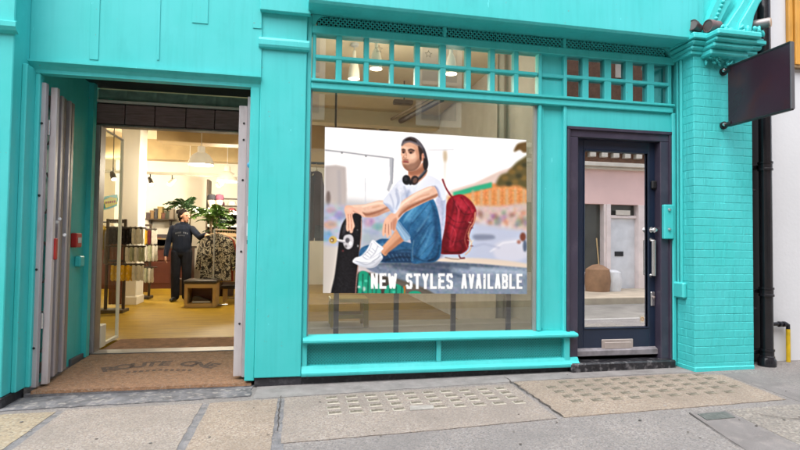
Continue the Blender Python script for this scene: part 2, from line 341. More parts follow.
patch = slab('mortar_patch', [(.80, -.86), (.97, -.86), (.99, -.78), (.82, -.765)], mat('pale_patch_mortar', (0.27, 0.262, 0.245), 0.9, 0.2, 20.0, 0.5), 0.011, 0.008)
# asphalt trench patches, lower right
slab('asphalt_patch', [(2.70, -1.26), (3.0, -1.25), (2.83, -2.3), (2.45, -2.3)], ASPHALT2, 0.003, 0.02)
slab('asphalt_patch', [(3.02, -1.24), (4.7, -1.2), (4.55, -2.3), (2.87, -2.3)], aggregate('worn_stony_asphalt', (0.185, 0.172, 0.16), (0.29, 0.27, 0.245), 80.0, (0.10, 0.095, 0.09)), 0.002, 0.02)
slab('asphalt_patch', [(3.80, -.36), (4.05, -.36), (4.05, -1.2), (3.72, -1.18)], ASPHALT2, 0.002, 0.02)
slab('drain_cover', [(2.74, -1.29), (2.97, -1.28), (2.94, -1.40), (2.71, -1.41)], mat('dark_iron_cover', (0.09, 0.095, 0.09), 0.6, 0.3, 30.0, 0.6), 0.007, 0.01, 0.0)
crack([(3.15 + i * .07, -1.38 - .12 * math.sin(i * .5) - i * .006) for i in range(16)], 0.012)
crack([(2.70 - i * .012, -1.26 - i * .045) for i in range(14)], 0.008)
for k in range(20):          # flattened chewing gum and dark spots, each lying on the paving
    x = random.uniform(-2.0, 4.0); y = random.uniform(-1.9, -.4); r_ = random.uniform(.006, .014); bm = bmesh.new()
    lathe_bm(bm, [(0, .0022), (r_ * .8, .002), (r_, 0)], (x, y, gz(x) + .0075), 9)
    for v in bm.verts: v.co.x += random.uniform(-.002, .002)
    from_bm('gum_spot', bm, mat('pale_gum', (.25, .235, .22), .8) if k % 3 else mat('dark_gum', (.10, .095, .09), .8), pave)
# small litter, dark gum marks and chips on the slabs (each a low pebble of debris)
bm = bmesh.new()
for k in range(60):
    x = random.uniform(-2.2, 4.2); y = random.uniform(-1.75, -.12); s = random.uniform(.004, .012)
    bmesh.ops.create_icosphere(bm, subdivisions=1, radius=s, matrix=Matrix.Translation((x, y, gz(x) + .008)) @ Matrix.Diagonal((1, random.uniform(.4, 1), .25, 1)))
tag(from_bm('grit', bm, mat('dark_grit', (0.10, 0.085, 0.075), 0.95, 0.5, 8.0)), 'scattered dark grit and gum on the pavement', 'grit', kind='stuff')

# ================================================================== the turquoise shopfront
shop = thing('shopfront_building', (1.0, 0.0, 0.0), 'turquoise painted shopfront with wide display window and open doorway', 'building')
def P_(name): return part_empty(name, shop)
# --- left edge pilaster
lp = box('corner_pier', -3.2, -2.03, -.28, .3, .06, 4.3, TEAL, shop, .006)
prism('band_moulding', [(-.28, 2.66), (-.315, 2.675), (-.33, 2.70), (-.33, 2.735), (-.30, 2.75), (-.28, 2.75)], -3.2, -2.0, TEAL, shop)
box('pier_plinth', -3.2, -2.02, -.30, .02, gz(-2.5) - .05, .06, BLACKP, shop, .006)
box('pier_return', -2.03, -1.995, -.16, .04, .06, 2.49, TEAL, shop, .006)
# --- fascia over the open doorway
box('door_fascia', -2.03, -.315, -.06, .25, 2.552, 4.3, TEAL, shop, .004)
for x0, x1, zb in ((at(89, 58, -.07).x, at(98, 58, -.07).x, 2.585), (at(192, 14, -.07).x, at(208, 14, -.07).x, 2.945), (at(253, 17, -.07).x, -.322, 2.945), (at(157, 40, -.07).x, at(159.5, 40, -.07).x, 2.62)):
    box('fascia_batten', x0, x1, -.066, -.061, zb, 4.2, TEAL, shop, .0015)
prism('lintel_moulding', [(-.055, 2.551), (-.085, 2.551), (-.085, 2.535), (-.05, 2.515), (-.03, 2.49), (-.03, 2.462), (.05, 2.462), (.05, 2.551)], -2.03, -.315, TEAL, shop)
box('door_jamb', -2.0, -1.965, -.03, .05, .06, 2.462, TEAL, shop, .008)
box('door_jamb', -.40, -.322, -.035, .25, .05, 2.462, TEAL, shop, .006)
box('reveal_wall', -2.09, -1.999, .05, 1.32, .04, 2.72, TEAL, shop, .002)
box('reveal_skirting', -1.999, -1.975, .75, 1.16, .02, .10, mat('dark_grey_skirting', (0.10, 0.10, 0.11), .6), shop, .003)
prism('reveal_pilaster', [(1.02, .06), (1.10, .06), (1.10, 2.70), (1.02, 2.70)], -1.999, -1.955, TEAL, shop)
box('reveal_box', -1.999, -1.945, .80, .90, .93, 1.03, TEAL, shop, .01)
box('reveal_wall', -.325, -.27, .25, 1.32, .04, 2.72, TEAL, shop, .002)
box('porch_ceiling', -1.999, -.326, .05, 1.20, 2.70, 2.74, BLACK, shop, .0)
# --- boarded beam at the back of the porch
beam = P_('porch_beam')
xs = [-1.995] + [at(p, 110, 1.2).x for p in (125, 155, 186, 215)] + [-.33]
for a, b in zip(xs, xs[1:]): box('board_panel', a + .004, b - .004, 1.20, 1.24, 2.345, 2.545, DWOOD, beam, .004)
box('backing_board', -1.995, -.33, 1.235, 1.29, 2.335, 2.56, BLACK, beam, 0)
box('bottom_rail', -1.995, -.33, 1.185, 1.30, 2.318, 2.336, STEELD, beam, .003)
box('top_rail', -1.995, -.33, 1.195, 1.30, 2.560, 2.585, CREAMW, beam, .003)
for a, b in zip(xs, xs[1:]): box('pane', a - .0, b - .0005, 1.24, 1.246, 2.586, 2.699, mat('teal_reflection_glass', (0.22, 0.36, 0.31), .25, .5, 6.0), beam, 0)  # teal reflections are put into the pane's opaque base colour
# --- central pillar
pil = P_('pillar')
box('shaft', -.322, .052, -.05, .12, .075, 4.3, TEAL, pil, .006)
box('edge_bead', -.334, -.322, -.025, .05, .055, 3.0, TEAL, pil, .004)
box('edge_bead', .052, .092, -.022, .10, .18, 3.12, TEAL, pil, .006)
prism('collar_band', [(-.05, 2.785), (-.082, 2.792), (-.090, 2.81), (-.090, 2.85), (-.078, 2.872), (-.05, 2.875)], -.34, .070, TEAL, pil)
box('head_block', -.335, .078, -.11, -.05, 3.085, 4.3, TEAL, pil, .006)
box('plinth', -.32, .06, -.035, .05, gz(0) - .05, .076, BLACKP, pil, .004)
# --- display window
win = P_('display_window')
YG = 0.05
box('pane', .094, 2.168, YG, YG + .008, .385, 2.49, GLASS, win, 0)
box('bead', .085, .104, .02, .062, .39, 2.49, mat('grey_glazing_bead', (.25, .27, .27), .5), win, .002)
box('bead', 2.146, 2.172, .02, .062, .39, 2.49, mat('grey_glazing_bead', (.25, .27, .27), .5), win, .002)
box('stile', 2.172, 2.205, -.012, .07, .40, 3.0, TEAL, win, .006)
box('top_rail', .092, 3.575, -.030, .07, 2.488, 2.545, TEAL, win, .006)
prism('top_bead', [(-.03, 2.545), (-.05, 2.552), (-.05, 2.57), (.05, 2.578), (.05, 2.545)], .092, 3.575, TEAL, win)
# --- the narrow panelled mullion between window and side door
mul = P_('mullion_panel')
box('panel', 2.205, 2.425, .028, .09, .40, 2.487, TEAL, mul, .0); box('panel', 2.205, 2.425, .028, .09, 2.58, 2.75, TEAL, mul, .0); box('panel', 2.205, 2.425, .028, .09, 2.79, 2.99, TEAL, mul, .0)
box('stile', 2.425, 2.458, -.012, .10, .13, 3.0, TEAL, mul, .006)
box('bead', 2.212, 2.236, .012, .03, .42, 2.485, TEAL, mul, .006)
box('cross_rail', 2.205, 2.425, .0, .06, 2.752, 2.788, TEAL, mul, .005)
# --- transom lights
def transom(name, edges, gm):
    t = P_(name)
    for i, (a, b) in enumerate(edges):
        for z0, z1 in ((2.573, 2.752), (2.788, 2.962)): box('pane', a - .004, b + .004, .035, .040, z0 - .004, z1 + .004, gm, t, 0)
    for (a, b), (c, d) in zip(edges, edges[1:]): box('glazing_bar', b, c, -.008, .06, 2.575, 2.97, TEAL, t, .006)
    box('cross_bar', edges[0][0] - .01, edges[-1][1] + .01, -.014, .055, 2.753, 2.787, TEAL, t, .007)
    box('stile', edges[0][0] - .032, edges[0][0], -.006, .06, 2.575, 2.97, TEAL, t, .006)
    if edges[-1][1] > 3: box('stile', edges[-1][1], edges[-1][1] + .04, -.006, .06, 2.575, 2.97, TEAL, t, .006)
    return t
E1 = [(at(a, 60, 0).x, at(b, 60, 0).x) for a, b in ((316, 336), (342, 364), (369, 390), (394, 415), (420, 440), (446, 466), (471, 490), (495, 514), (518.5, 536.5))]
E2 = [(at(a, 75, 0).x, at(b, 75, 0).x) for a, b in ((566.5, 582.4), (588.5, 604.3), (611, 625.5), (632.7, 647), (654, 667.8))]
tr1 = transom('transom_window', E1, GLASST); tr2 = transom('transom_window', E2, GLASSR)
box('transom_head', .092, 3.60, -.024, .09, 2.966, 3.035, TEAL, shop, .006)
# two faded star stickers on the transom glass
def star(cx, cz, r, y, parent):
    bm = bmesh.new(); o_ = []; i_ = []
    for k in range(10):
        a = math.pi / 2 + k * math.pi / 5; rr = r if k % 2 == 0 else r * .45
        o_.append(bm.verts.new((cx + rr * math.cos(a), y, cz + rr * math.sin(a)))); i_.append(bm.verts.new((cx + .8 * rr * math.cos(a), y, cz + .8 * rr * math.sin(a))))
    for k in range(10): bm.faces.new((o_[k], o_[(k + 1) % 10], i_[(k + 1) % 10], i_[k]))
    return from_bm('star_sticker', bm, mat('grey_star_sticker', (.16, .15, .14), .6), parent)
p1 = at(379, 49, .03); p2 = at(428.5, 54, .03); star(p1.x, p1.z, .038, .0335, tr1); star(p2.x, p2.z, .036, .0335, tr1)
# --- vent grille strips above the transom and the soffit
def lattice(name, x0, x1, z0, z1, y, pitch, w, t, m, parent, both=True):
    """diagonal expanded-metal lattice clipped to a rectangle: real bars"""
    bm = bmesh.new(); H = z1 - z0
    def bar(xa, dirn):
        pts = []
        for s in (0, 1):
            z = z0 if s == 0 else z1; x = xa + (H * s if dirn > 0 else -H * s); pts.append([x, z])
        (xa_, za), (xb, zb) = pts
        lo, hi = 0.0, 1.0
        for X, sg in ((x0, 1), (x1, -1)):
            da = (xa_ - X) * sg; db = (xb - X) * sg
            if da < 0 and db < 0: return
            if da < 0: lo = max(lo, da / (da - db))
            if db < 0: hi = min(hi, da / (da - db))
        if hi - lo < .02: return
        A = Vector((xa_ + (xb - xa_) * lo, y, za + (zb - za) * lo)); B = Vector((xa_ + (xb - xa_) * hi, y, za + (zb - za) * hi))
        n = Vector((B.z - A.z, 0, -(B.x - A.x))).normalized() * w / 2; d = Vector((0, t, 0))
        q = [bm.verts.new(p) for p in (A + n, B + n, B - n, A - n, A + n + d, B + n + d, B - n + d, A - n + d)]
        for f in ((0, 1, 2, 3), (4, 7, 6, 5), (0, 4, 5, 1), (2, 6, 7, 3)): bm.faces.new([q[i] for i in f])
    k = x0 - H
    while k < x1 + H:
        bar(k, 1); bar(k, -1); k += pitch
    bmesh.ops.recalc_face_normals(bm, faces=bm.faces)
    o = from_bm(name, bm, m, parent); tag(o, kind='stuff'); return o
vent = P_('vent_grille')
for a, b in ((.14, at(443, 25, 0).x), (at(446, 25, 0).x, at(562, 35, 0).x), (at(566, 35, 0).x, 3.50)):
    lattice('mesh_strip', a, b, 3.037, 3.125, .0, .040, .0095, .010, TEAL, vent)
    box('dark_backing', a - .01, b + .01, .05, .06, 3.03, 3.13, BLACK, vent, 0)
for xm in (at(444.5, 25, 0).x, at(564, 35, 0).x): box('divider', xm - .016, xm + .016, -.02, .04, 3.036, 3.128, TEAL, vent, .004)
for sx, cx in ((1, .092), (-1, 3.575)):     # rounded end pieces of the vent opening
    bm = bmesh.new(); R_ = .085; pts = [(cx, 3.036), (cx, 3.128)] + [(cx + sx * (R_ + .03) - sx * R_ * math.cos(a), 3.036 + .088 * math.sin(a)) for a in [math.pi / 2 * (1 - k / 8) for k in range(9)]]
    extr(bm, pts, 'y', -.02, .03); from_bm('corner_spandrel', bm, TEAL, vent)
# --- deep fascia with soffit
prism('fascia', [(-.30, 3.125), (-.30, 4.3), (.20, 4.3), (.20, 3.13), (-.03, 3.13), (-.05, 3.12), (-.20, 3.12), (-.23, 3.105), (-.285, 3.105)], .055, 3.62, TEAL, shop, bev=.002)
# --- stall riser under the window
ris = P_('stall_riser')
prism('window_sill', [(-.078, .352), (-.088, .358), (-.088, .376), (-.075, .384), (.06, .402), (.06, .34), (-.05, .34)], .062, 2.535, TEAL, ris, bev=.0015)
xm = at(438, 355, 0).x
lattice('mesh_panel', .10, xm - .02, .155, .345, -.002, .026, .0062, .006, TEAL, ris)
lattice('mesh_panel', xm + .02, 2.42, .155, .345, -.002, .026, .0062, .006, TEAL, ris)
box('backing_panel', .07, 2.46, .03, .045, .12, .345, TEALD, ris, 0)
box('riser_stile', .056, .10, -.035, .03, .13, .341, TEAL, ris, .005)
box('riser_stile', xm - .02, xm + .02, -.035, .03, .155, .341, TEAL, ris, .005)
box('riser_stile', 2.42, 2.475, -.045, .03, .13, .341, TEAL, ris, .005)
prism('base_trim', [(-.055, .073), (-.074, .078), (-.078, .093), (-.078, .108), (-.05, .124), (-.035, .156), (.04, .156), (.04, .073)], .054, 2.56, TEAL, ris, bev=.0015)
bm = bmesh.new(); extr(bm, [(.055, gz(0) - .05), (2.5, gz(2.5) - .05), (2.5, .0735), (.055, .0735)], 'y', -.028, .05)
from_bm('plinth', bm, BLACKP, ris)
# --- side door
door = P_('side_door')
FX0, FX1 = 2.462, 3.556
def frame_bar(n, *a): return box(n, *a, PURPLE, door, .005)
frame_bar('frame_post', FX0, FX0 + .112, -.010, .12, .10, 2.205); frame_bar('frame_post', FX1 - .112, FX1, -.010, .12, .10, 2.205)
frame_bar('frame_head', FX0, FX1, -.010, .12, 2.205, 2.30)
prism('frame_moulding', [(-.01, 2.27), (-.03, 2.275), (-.03, 2.30), (-.01, 2.305)], FX0, FX1, PURPLE, door)
box('frame_moulding', FX0 - .004, FX0 + .022, -.028, -.008, .13, 2.272, PURPLE, door, .004)
box('frame_moulding', FX1 - .022, FX1 - .0, -.028, -.008, .10, 2.272, PURPLE, door, .004)
LX0, LX1 = FX0 + .112, FX1 - .112; GX0, GX1, GZ0, GZ1 = 2.672, 3.378, .392, 2.108
for n, a in (('leaf_stile', (LX0, GX0, .07, .12, .21, 2.205)), ('leaf_stile', (GX1, LX1, .07, .12, .21, 2.205)), ('leaf_rail', (GX0, GX1, .07, .12, GZ1, 2.205)), ('leaf_rail', (GX0, GX1, .07, .12, .21, GZ0))):
    box(n, *a, NAVYD, door, .003)
for n, a in (('glazing_bead', (GX0, GX0 + .014, .062, .08, GZ0, GZ1)), ('glazing_bead', (GX1 - .014, GX1, .062, .08, GZ0, GZ1)), ('glazing_bead', (GX0 + .014, GX1 - .014, .062, .08, GZ0, GZ0 + .014)), ('glazing_bead', (GX0 + .014, GX1 - .014, .062, .08, GZ1 - .014, GZ1))):
    box(n, *a, NAVYD, door, .004)
box('pane', GX0, GX1, .092, .098, GZ0, GZ1, GLASSD, door, 0)
bm = bmesh.new(); bx(bm, 2.862, 3.192, .055, .072, .180, .294, .004); from_bm('letterbox', bm, BRASSY, door)
box('letterbox_flap', 2.888, 3.166, .048, .056, .206, .268, BRASSY, door, .004)
prism('weather_bar', [(.068, .215), (.03, .195), (.03, .15), (.10, .15), (.10, .215)], LX0 + .003, LX1 - .003, mat('worn_grey_bar', (.20, .19, .21), .45, .3, 12.0, .2), door)
box('threshold', FX0 + .006, FX1 - .006, -.09, .12, gz(3) - .05, .112, mat('worn_black_step', (.016, .016, .02), .3, .5, 9.0, .5, 40.0, col2=(.30, .29, .30), c2amt=.35), door, .012)
def rx(px, py, Y): q = at(px, py, Y); return q.x, q.z
x, z = rx(653, 240, .04); x1, z1 = rx(653, 276, .04)
tube('pull_handle', [(x, .07, z), (x, .03, z - .006), (x, .03, z1 + .006), (x, .07, z1)], .021, CHROME, door)
x, z = rx(652, 230, .06); lathe('door_knob', [(0, -.055), (.018, -.053), (.026, -.04), (.024, -.03), (.012, -.02), (.012, 0), (.028, .005), (.028, .012)], (x, .058, z), CHROME, door, 16, 'y')
x, z = rx(653, 299, .06); box('lock_plate', x - .022, x + .022, .058, .071, z - .07, z + .07, CHROME, door, .008)
lathe('key_cylinder', [(0, -.012), (.012, -.012), (.012, 0)], (x, .058, z + .02), BRASSY, door, 12, 'y')
x, z = rx(653, 185, .06); box('night_latch', x - .025, x + .03, .035, .071, z - .04, z + .04, BLACK, door, .01)
x, z = rx(642.5, 319, .085); box('round_sticker', x - .022, x + .022, .0885, .0905, z - .034, z + .034, mat('cream_sticker', (.55, .50, .42), .6), door, 0)
lathe('sticker_ring', [(.012, -.001), (.017, -.001), (.017, .001), (.012, .001)], (x, .087, z), mat('amber_sticker_ring', (.5, .25, .05), .6), door, 16, 'y', True)
x0, z0 = rx(662, 239, -.02); x1, z1 = rx(671.5, 205, -.02)
box('door_keep', x0, x1, -.055, -.0105, z0, z1, TEAL, door, .008)
for zz in (z0 + (z1 - z0) * .28, z0 + (z1 - z0) * .85): lathe('dome_bolt', [(0, -.02), (.011, -.016), (.016, 0)], ((x0 + x1) / 2, -.055, zz), CHROME, door, 12, 'y')
box('head_panel', 2.458, 3.575, .0, .08, 2.302, 2.488, TEAL, shop, .004)
box('jamb_strip', 3.558, 3.60, -.035, .10, .045, 2.487, TEAL, shop, .008)
# --- brick corner pilaster (painted), each brick a piece
bp = P_('brick_pilaster')
PX0, PX1, PY = 3.612, 4.252, -.25
box('core', PX0 + .0024, PX1 - .0024, PY + .0024, .30, .0, 3.02, TEALB, bp, 0)
bmcache = {}
def brick_mesh(w, d):
    k = (round(w, 4), round(d, 4))
    if k not in bmcache:
        bm = bmesh.new(); bx(bm, -w / 2, w / 2, -d / 2, d / 2, -.0356, .0356, .004)
        me = bpy.data.meshes.new('brick'); bm.to_mesh(me); bm.free(); me.materials.append(TEALB); bmcache[k] = me
    return bmcache[k]
def put_brick(x0, x1, y0, y1, z, amp=.0005):
    o = bpy.data.objects.new('brick', brick_mesh(x1 - x0, y1 - y0)); off = random.gauss(0, amp)
    o.location = Vector(((x0 + x1) / 2, (y0 + y1) / 2 + off, z)) - root_loc(bp); o.rotation_euler = (random.gauss(0, .006), random.gauss(0, .002), random.gauss(0, .0015)); link(o, bp)
PITCH_Z = .0745
for c in range(40):
    z = .045 + .034 + c * PITCH_Z; w = (PX1 - PX0) / 3; j = .0018
    if z > 2.99: break
    if c % 2 == 0:
        for i in range(3): put_brick(PX0 + i * w + (0 if i == 0 else j), PX0 + (i + 1) * w - (0 if i == 2 else j), PY, PY + .10, z)
        put_brick(PX0, PX0 + .1, PY + .108, -.01, z)
    else:
        e = [PX0, PX0 + w / 2, PX0 + w * 1.5, PX0 + w * 2.5, PX1]
        for i in range(4):
            a = e[i] + (0 if i == 0 else j); b = e[i + 1] - (0 if i == 3 else j)
            put_brick(a, b, PY, PY + (.215 if i == 0 else .10), z)
# plaster foot of the pilaster, uneven
box('foot_render', PX0 - .004, PX1 + .006, PY - .008, .0, gz(3.9) - .04, .085, TEALB, bp, .012)
# cable conduit and box on the pilaster's inner side
cond = P_('conduit')
tube('conduit_pipe', [(3.600, -.10, 3.0), (3.600, -.10, .82)], .015, TEAL, cond, 8)
tube('conduit_pipe', [(3.600, -.055, 3.0), (3.600, -.055, .82)], .012, TEAL, cond, 8)
box('junction_box', 3.565, 3.612, -.16, -.02, .70, .85, TEAL, cond, .014)
# --- console bracket with stepped cap, carved drop and scroll above
con = P_('console_bracket')
def ring_prof(name, levels, m, parent):
    """stepped cap: list of (z0, z1, out) slabs around the pilaster head"""
    for z0, z1, o, bv in levels: box(name, PX0 - .5 * o - .03, PX1 + .55 * o, PY - o, .1, z0, z1, m, parent, bv)
ring_prof('cap_step', [(2.985, 3.022, .022, .006), (3.020, 3.062, .050, .014), (3.060, 3.105, .085, .018), (3.103, 3.14, .110, .006), (3.138, 3.165, .095, .010)], TEAL, con)
cx0, cx1 = at(712, 60, -.35).x, at(743, 60, -.35).x
for z0, z1, o, g in ((3.095, 3.15, .25, .12), (3.055, 3.096, .215, .08), (3.01, 3.056, .18, .05), (2.955, 3.011, .13, .02)):
    box('console_step', cx0 - .03 - g * .3, cx1 + .03 + g * .3, PY - o, PY + .02, z0, z1, TEAL, con, .012)
def blob_relief(name, n, xr, yr, zr, s, m, parent, seed):
    rr = random.Random(seed); bm = bmesh.new()
    for k in range(n):
        M = Matrix.Translation((rr.uniform(*xr), rr.uniform(*yr), rr.uniform(*zr))) @ Matrix.Rotation(rr.uniform(0, 6.3), 4, 'Y') @ Matrix.Diagonal((s * rr.uniform(.7, 1.7), s * .7, s * rr.uniform(.4, .8), 1))
        bmesh.ops.create_icosphere(bm, subdivisions=2, radius=1.0, matrix=M)
    o = from_bm(name, bm, m, parent, smooth=True); return tag(o, kind='stuff')
blob_relief('carved_leaf_drop', 44, (cx0 + .0, cx1 + .0), (PY - .08, PY - .01), (2.895, 2.965), .016, TEAL, con, 3)
blob_relief('carved_fruit', 70, (cx0 + .06, PX1 - .0), (PY - .15, PY - .03), (3.17, 3.235), .026, TEAL, con, 4)
# curved scroll rising behind the carving
bm = bmesh.new(); prof = []
for k in range(15):
    a = RAD(-8 + k * 7); prof.append((PX1 - .02 - .62 * (1 - math.cos(a)) * 1.2 + .05, 3.16 + .95 * math.sin(a)))
def pxpoly(pix, Y): return [(at(a, b, Y).x, at(a, b, Y).z) for a, b in pix]
extr(bm, pxpoly([(724, 34), (727, 25), (734, 14), (741, 4), (747, -8), (768, -8), (760, 4), (755, 16), (752, 34)], -.36), 'y', -.36, .0)
bmesh.ops.bevel(bm, geom=[e for e in bm.edges if abs(e.verts[0].co.y - e.verts[1].co.y) < .01], offset=.012, segments=3, affect='EDGES'); from_bm('scroll_panel', bm, TEAL, con, smooth=True)
bm = bmesh.new(); extr(bm, pxpoly([(738, 33), (740, 22), (746, 12), (752, 2), (757, -8), (768, -8), (760, 4), (755, 16), (752, 33)], -.39), 'y', -.39, -.30)
bmesh.ops.bevel(bm, geom=[e for e in bm.edges if abs(e.verts[0].co.y - e.verts[1].co.y) < .01], offset=.015, segments=3, affect='EDGES'); from_bm('scroll_rib', bm, TEAL, con, smooth=True)
bm = bmesh.new(); extr(bm, pxpoly([(706, 33), (708, 20), (714, 6), (720, -8), (736, -8), (728, 6), (721, 20), (718, 33)], -.32), 'y', -.32, .0); from_bm('beaded_band', bm, TEAL, con)
bm = bmesh.new()
for k in range(9):
    q = at(712.5 + k * 1.75, 27 - k * 4.2, -.322); bmesh.ops.create_icosphere(bm, subdivisions=2, radius=.018, matrix=Matrix.Translation(q))
tag(from_bm('bead', bm, TEAL, con, smooth=True), kind='stuff')
box('pilaster_head', PX0 - .02, PX1 + .02, PY + .0, .2, 3.164, 4.3, TEAL, con, .006)
box('pier_edge', 3.621, PX0 + .10, -.275, .1, 3.168, 4.3, TEAL, con, .010)
box('upper_wall', -3.2, 4.25, .2, .45, 3.53, 4.8, TEAL, shop, 0)
box('upper_cladding', -3.2, 4.6, -.28, .2, 4.301, 4.8, mat('painted_upper_wall', (0.55, 0.53, 0.50), .8), shop, 0)

# ================================================================== neighbouring white building, drainpipe, yellow pipe
nb = thing('neighbouring_building', (7.5, .2, 0), 'white rendered building beside the black drainpipe with golden timber boarding above', 'building')
box('wall', at(772, 200, -.02).x, 12, -.02, .4, -.1, 7.5, WHITE, nb, 0)
TIMB = mat('golden_timber', (.60, .30, .045), .45, .18, 5.0, .1, stretch=(4, 4, .6))
tx = at(789, 40, -.06).x
for i in range(16): box('timber_board', tx + i * .062, tx + .052 + i * .062, -.062 - (.018 if i % 2 else 0), -.02, 3.06, 7.0, TIMB, nb, .006)
box('timber_soffit', tx, tx + 1.0, -.07, -.02, 3.03, 3.059, mat('dark_soffit', (.25, .16, .07), .6), nb, .002)
box('gap_panel', 4.24, at(772, 200, -.02).x, .0, .05, -.1, 7.5, mat('dark_gap_fill', (.012, .012, .014), .5), nb, 0)  # added black panel stands in for the dark gap beside the pilaster
dp = thing('drainpipe', (4.47, -.16, 0), 'tall black cast iron drainpipe between brick pilaster and white wall', 'drainpipe')
px_ = at(766, 250, -.17).x
tube('pipe', [(px_, -.17, gz(4.4) - .01), (px_, -.17, 7.0)], .055, PIPEB, dp, 18)
for zz in (at(768, 292, -.2).z, at(768, 354, -.2).z, at(768, 166, -.2).z, 2.9):
    lathe('collar', [(.057, -.045), (.066, -.043), (.066, -.025), (.060, -.02), (.060, .02), (.066, .025), (.066, .043), (.057, .045)], (px_, -.17, zz), PIPEB, dp, 20)
    box('wall_bracket', px_ - .085, px_ + .085, -.115, -.02, zz - .018, zz + .018, PIPEB, dp, .004)
lathe('foot_shoe', [(.060, -.0), (.078, .0), (.078, .06), (.062, .09), (.057, .09)], (px_, -.17, gz(4.4)), PIPEB, dp, 20)
dp2 = thing('waste_pipe', (4.33, -.12, 0), 'slim black pipe tucked behind the cast iron drainpipe', 'pipe')
x_ = 4.338
tube('pipe', [(x_, -.10, gz(4.3) - .01), (x_, -.10, 7.0)], .045, mat('matt_black_pipe', (.010, .010, .011), .6), dp2, 14)
for zz in (.6, 1.75): box('pipe_clip', x_ - .05, x_ + .05, -.152, -.02, zz - .012, zz + .012, PIPEB, dp2, .003)
x_ = 4.575
tag(tube('cable_pipe', [(x_, -.06, gz(4.5)), (x_, -.06, 7.0)], .02, PIPEB, None, 10), 'thin black pipe running up the edge of the white wall', 'pipe')
yp = thing('gas_pipe', (4.78, -.07, 0), 'yellow gas riser with black elbow at the foot of the white wall', 'pipe')
q = at(788, 327, -.07); qa = at(775, 324, -.07)
tube('yellow_riser', [(q.x, -.07, gz(4.8)), (q.x, -.07, q.z - .02)], .020, mat('yellow_pipe_paint', (.62, .42, .015), .4, .2, 12.0, .1), yp, 12)
tube('black_elbow', [(q.x, -.07, q.z - .025), (q.x, -.07, q.z + .02), (q.x - .03, -.07, q.z + .035), (qa.x, -.07, qa.z), (qa.x - .06, -.07, qa.z)], .019, PIPEB, yp, 10)
for dx in (.05, .10): lathe('fitting', [(.024, -.014), (.028, -.012), (.028, .012), (.024, .014)], (q.x - dx, -.07, q.z + .03), PIPEB, yp, 12, 'x')

# ================================================================== projecting sign, floodlights, camera
sg = thing('projecting_sign', (3.93, PY, 2.6), 'blank dark plum sign board projecting from the brick pilaster', 'sign')
SIGNM = mat('dark_plum_sign_face', (.030, .012, .022), .25, .25, 1.6, 0.02, 20.0, col2=(.042, .012, .016), c2amt=.8)
sx = 3.925
box('panel', sx - .012, sx + .012, -.955, -.325, 2.318, 2.868, SIGNM, sg, .003)
for zz in (2.318, 2.868): box('edge_channel', sx - .016, sx + .016, -.958, -.322, zz - .008, zz + .008, BLACK, sg, .002)
box('edge_channel', sx - .016, sx + .016, -.968, -.953, 2.318, 2.868, mat('grey_sign_edge', (.10, .10, .11), .4), sg, .002)
for zz in (2.845, 2.335):
    tube('bracket_arm', [(sx, PY + .01, zz), (sx, -.36, zz)], .024, BLACK, sg, 12)
    lathe('bracket_collar', [(.0, -.012), (.036, -.010), (.036, .010), (0, .012)], (sx, PY - .012, zz), BLACK, sg, 16, 'y')
    lathe('bracket_bolt', [(0, -.02), (.014, -.014), (.016, 0)], (sx - .03, PY - .045, zz), CHROME, sg, 10, 'y')
def floodlight(loc, rz, rx_, lab, m, scale=1.0):
    t = thing('floodlight', loc, lab, 'light', 'small spotlights on the pilaster cap'); t.rotation_euler = (rx_, 0, rz); t.scale = (scale,) * 3
    bm = bmesh.new(); lathe_bm(bm, [(.0, -.075), (.035, -.075), (.048, -.06), (.052, .0), (.060, .03), (.060, .075), (.052, .075), (.050, .06), (0, .058)], (0, 0, .075), 20, 'y'); from_bm('lamp_head', bm, m, t, smooth=True, world=False)
    bm = bmesh.new(); bx(bm, -.012, .012, -.02, .02, -.02, .03, .003); from_bm('foot', bm, m, t, world=False)
    bm = bmesh.new(); lathe_bm(bm, [(0, 0), (.049, 0), (.049, .004), (0, .004)], (0, .066, .075), 20, 'y'); from_bm('lens', bm, mat('dull_lamp_lens', (.12, .10, .10), .15), t, world=False)
    return t
BRN = mat('rusty_brown_lamp', (.075, .042, .042), .45, .3, 10.0, .2); PKB = mat('pinkish_brown_lamp', (.16, .095, .095), .5, .3, 10.0, .2)
q = at(702, 33, -.38); floodlight((q.x, -.30, 3.165), RAD(110), RAD(8), 'dark brown spotlight at the outer end of the pilaster cap', BRN, .85)
q = at(716, 31, -.36); floodlight((q.x, -.34, 3.165), RAD(95), RAD(-6), 'pinkish brown spotlight beside the carved fruit on the cap', PKB, .95)
cm = thing('cylinder_light', (4.42, -.22, 3.2), 'grey cylindrical wall light beside the black gap at the top', 'light')
q = at(764, 23, -.40)
bm = bmesh.new(); tube_bm(bm, [(q.x - .12, -.20, q.z + .01), (q.x - .05, -.30, q.z + .01), (q.x + .04, -.42, q.z)], [.040, .044, .048], 18); from_bm('barrel', bm, mat('grey_lamp_metal', (.22, .20, .20), .35, .2, 9.0, metal=.4), cm, smooth=True)
bm = bmesh.new(); tube_bm(bm, [(q.x + .041, -.421, q.z), (q.x + .047, -.43, q.z)], .040, 18); from_bm('front_glass', bm, mat('pale_lamp_glass', (.42, .38, .36), .2), cm)
tube('wall_arm', [(q.x - .12, -.20, q.z + .01), (q.x - .15, -.08, q.z + .01)], .02, BLACK, cm, 10)
def atz(px, py, z):                      # photo pixel -> point on the plane z
    v = _f * FOC + _r * (px - 400) - _u * (py - 225); return CAM + v * ((z - CAM.z) / v.z)
FZ = 0.05
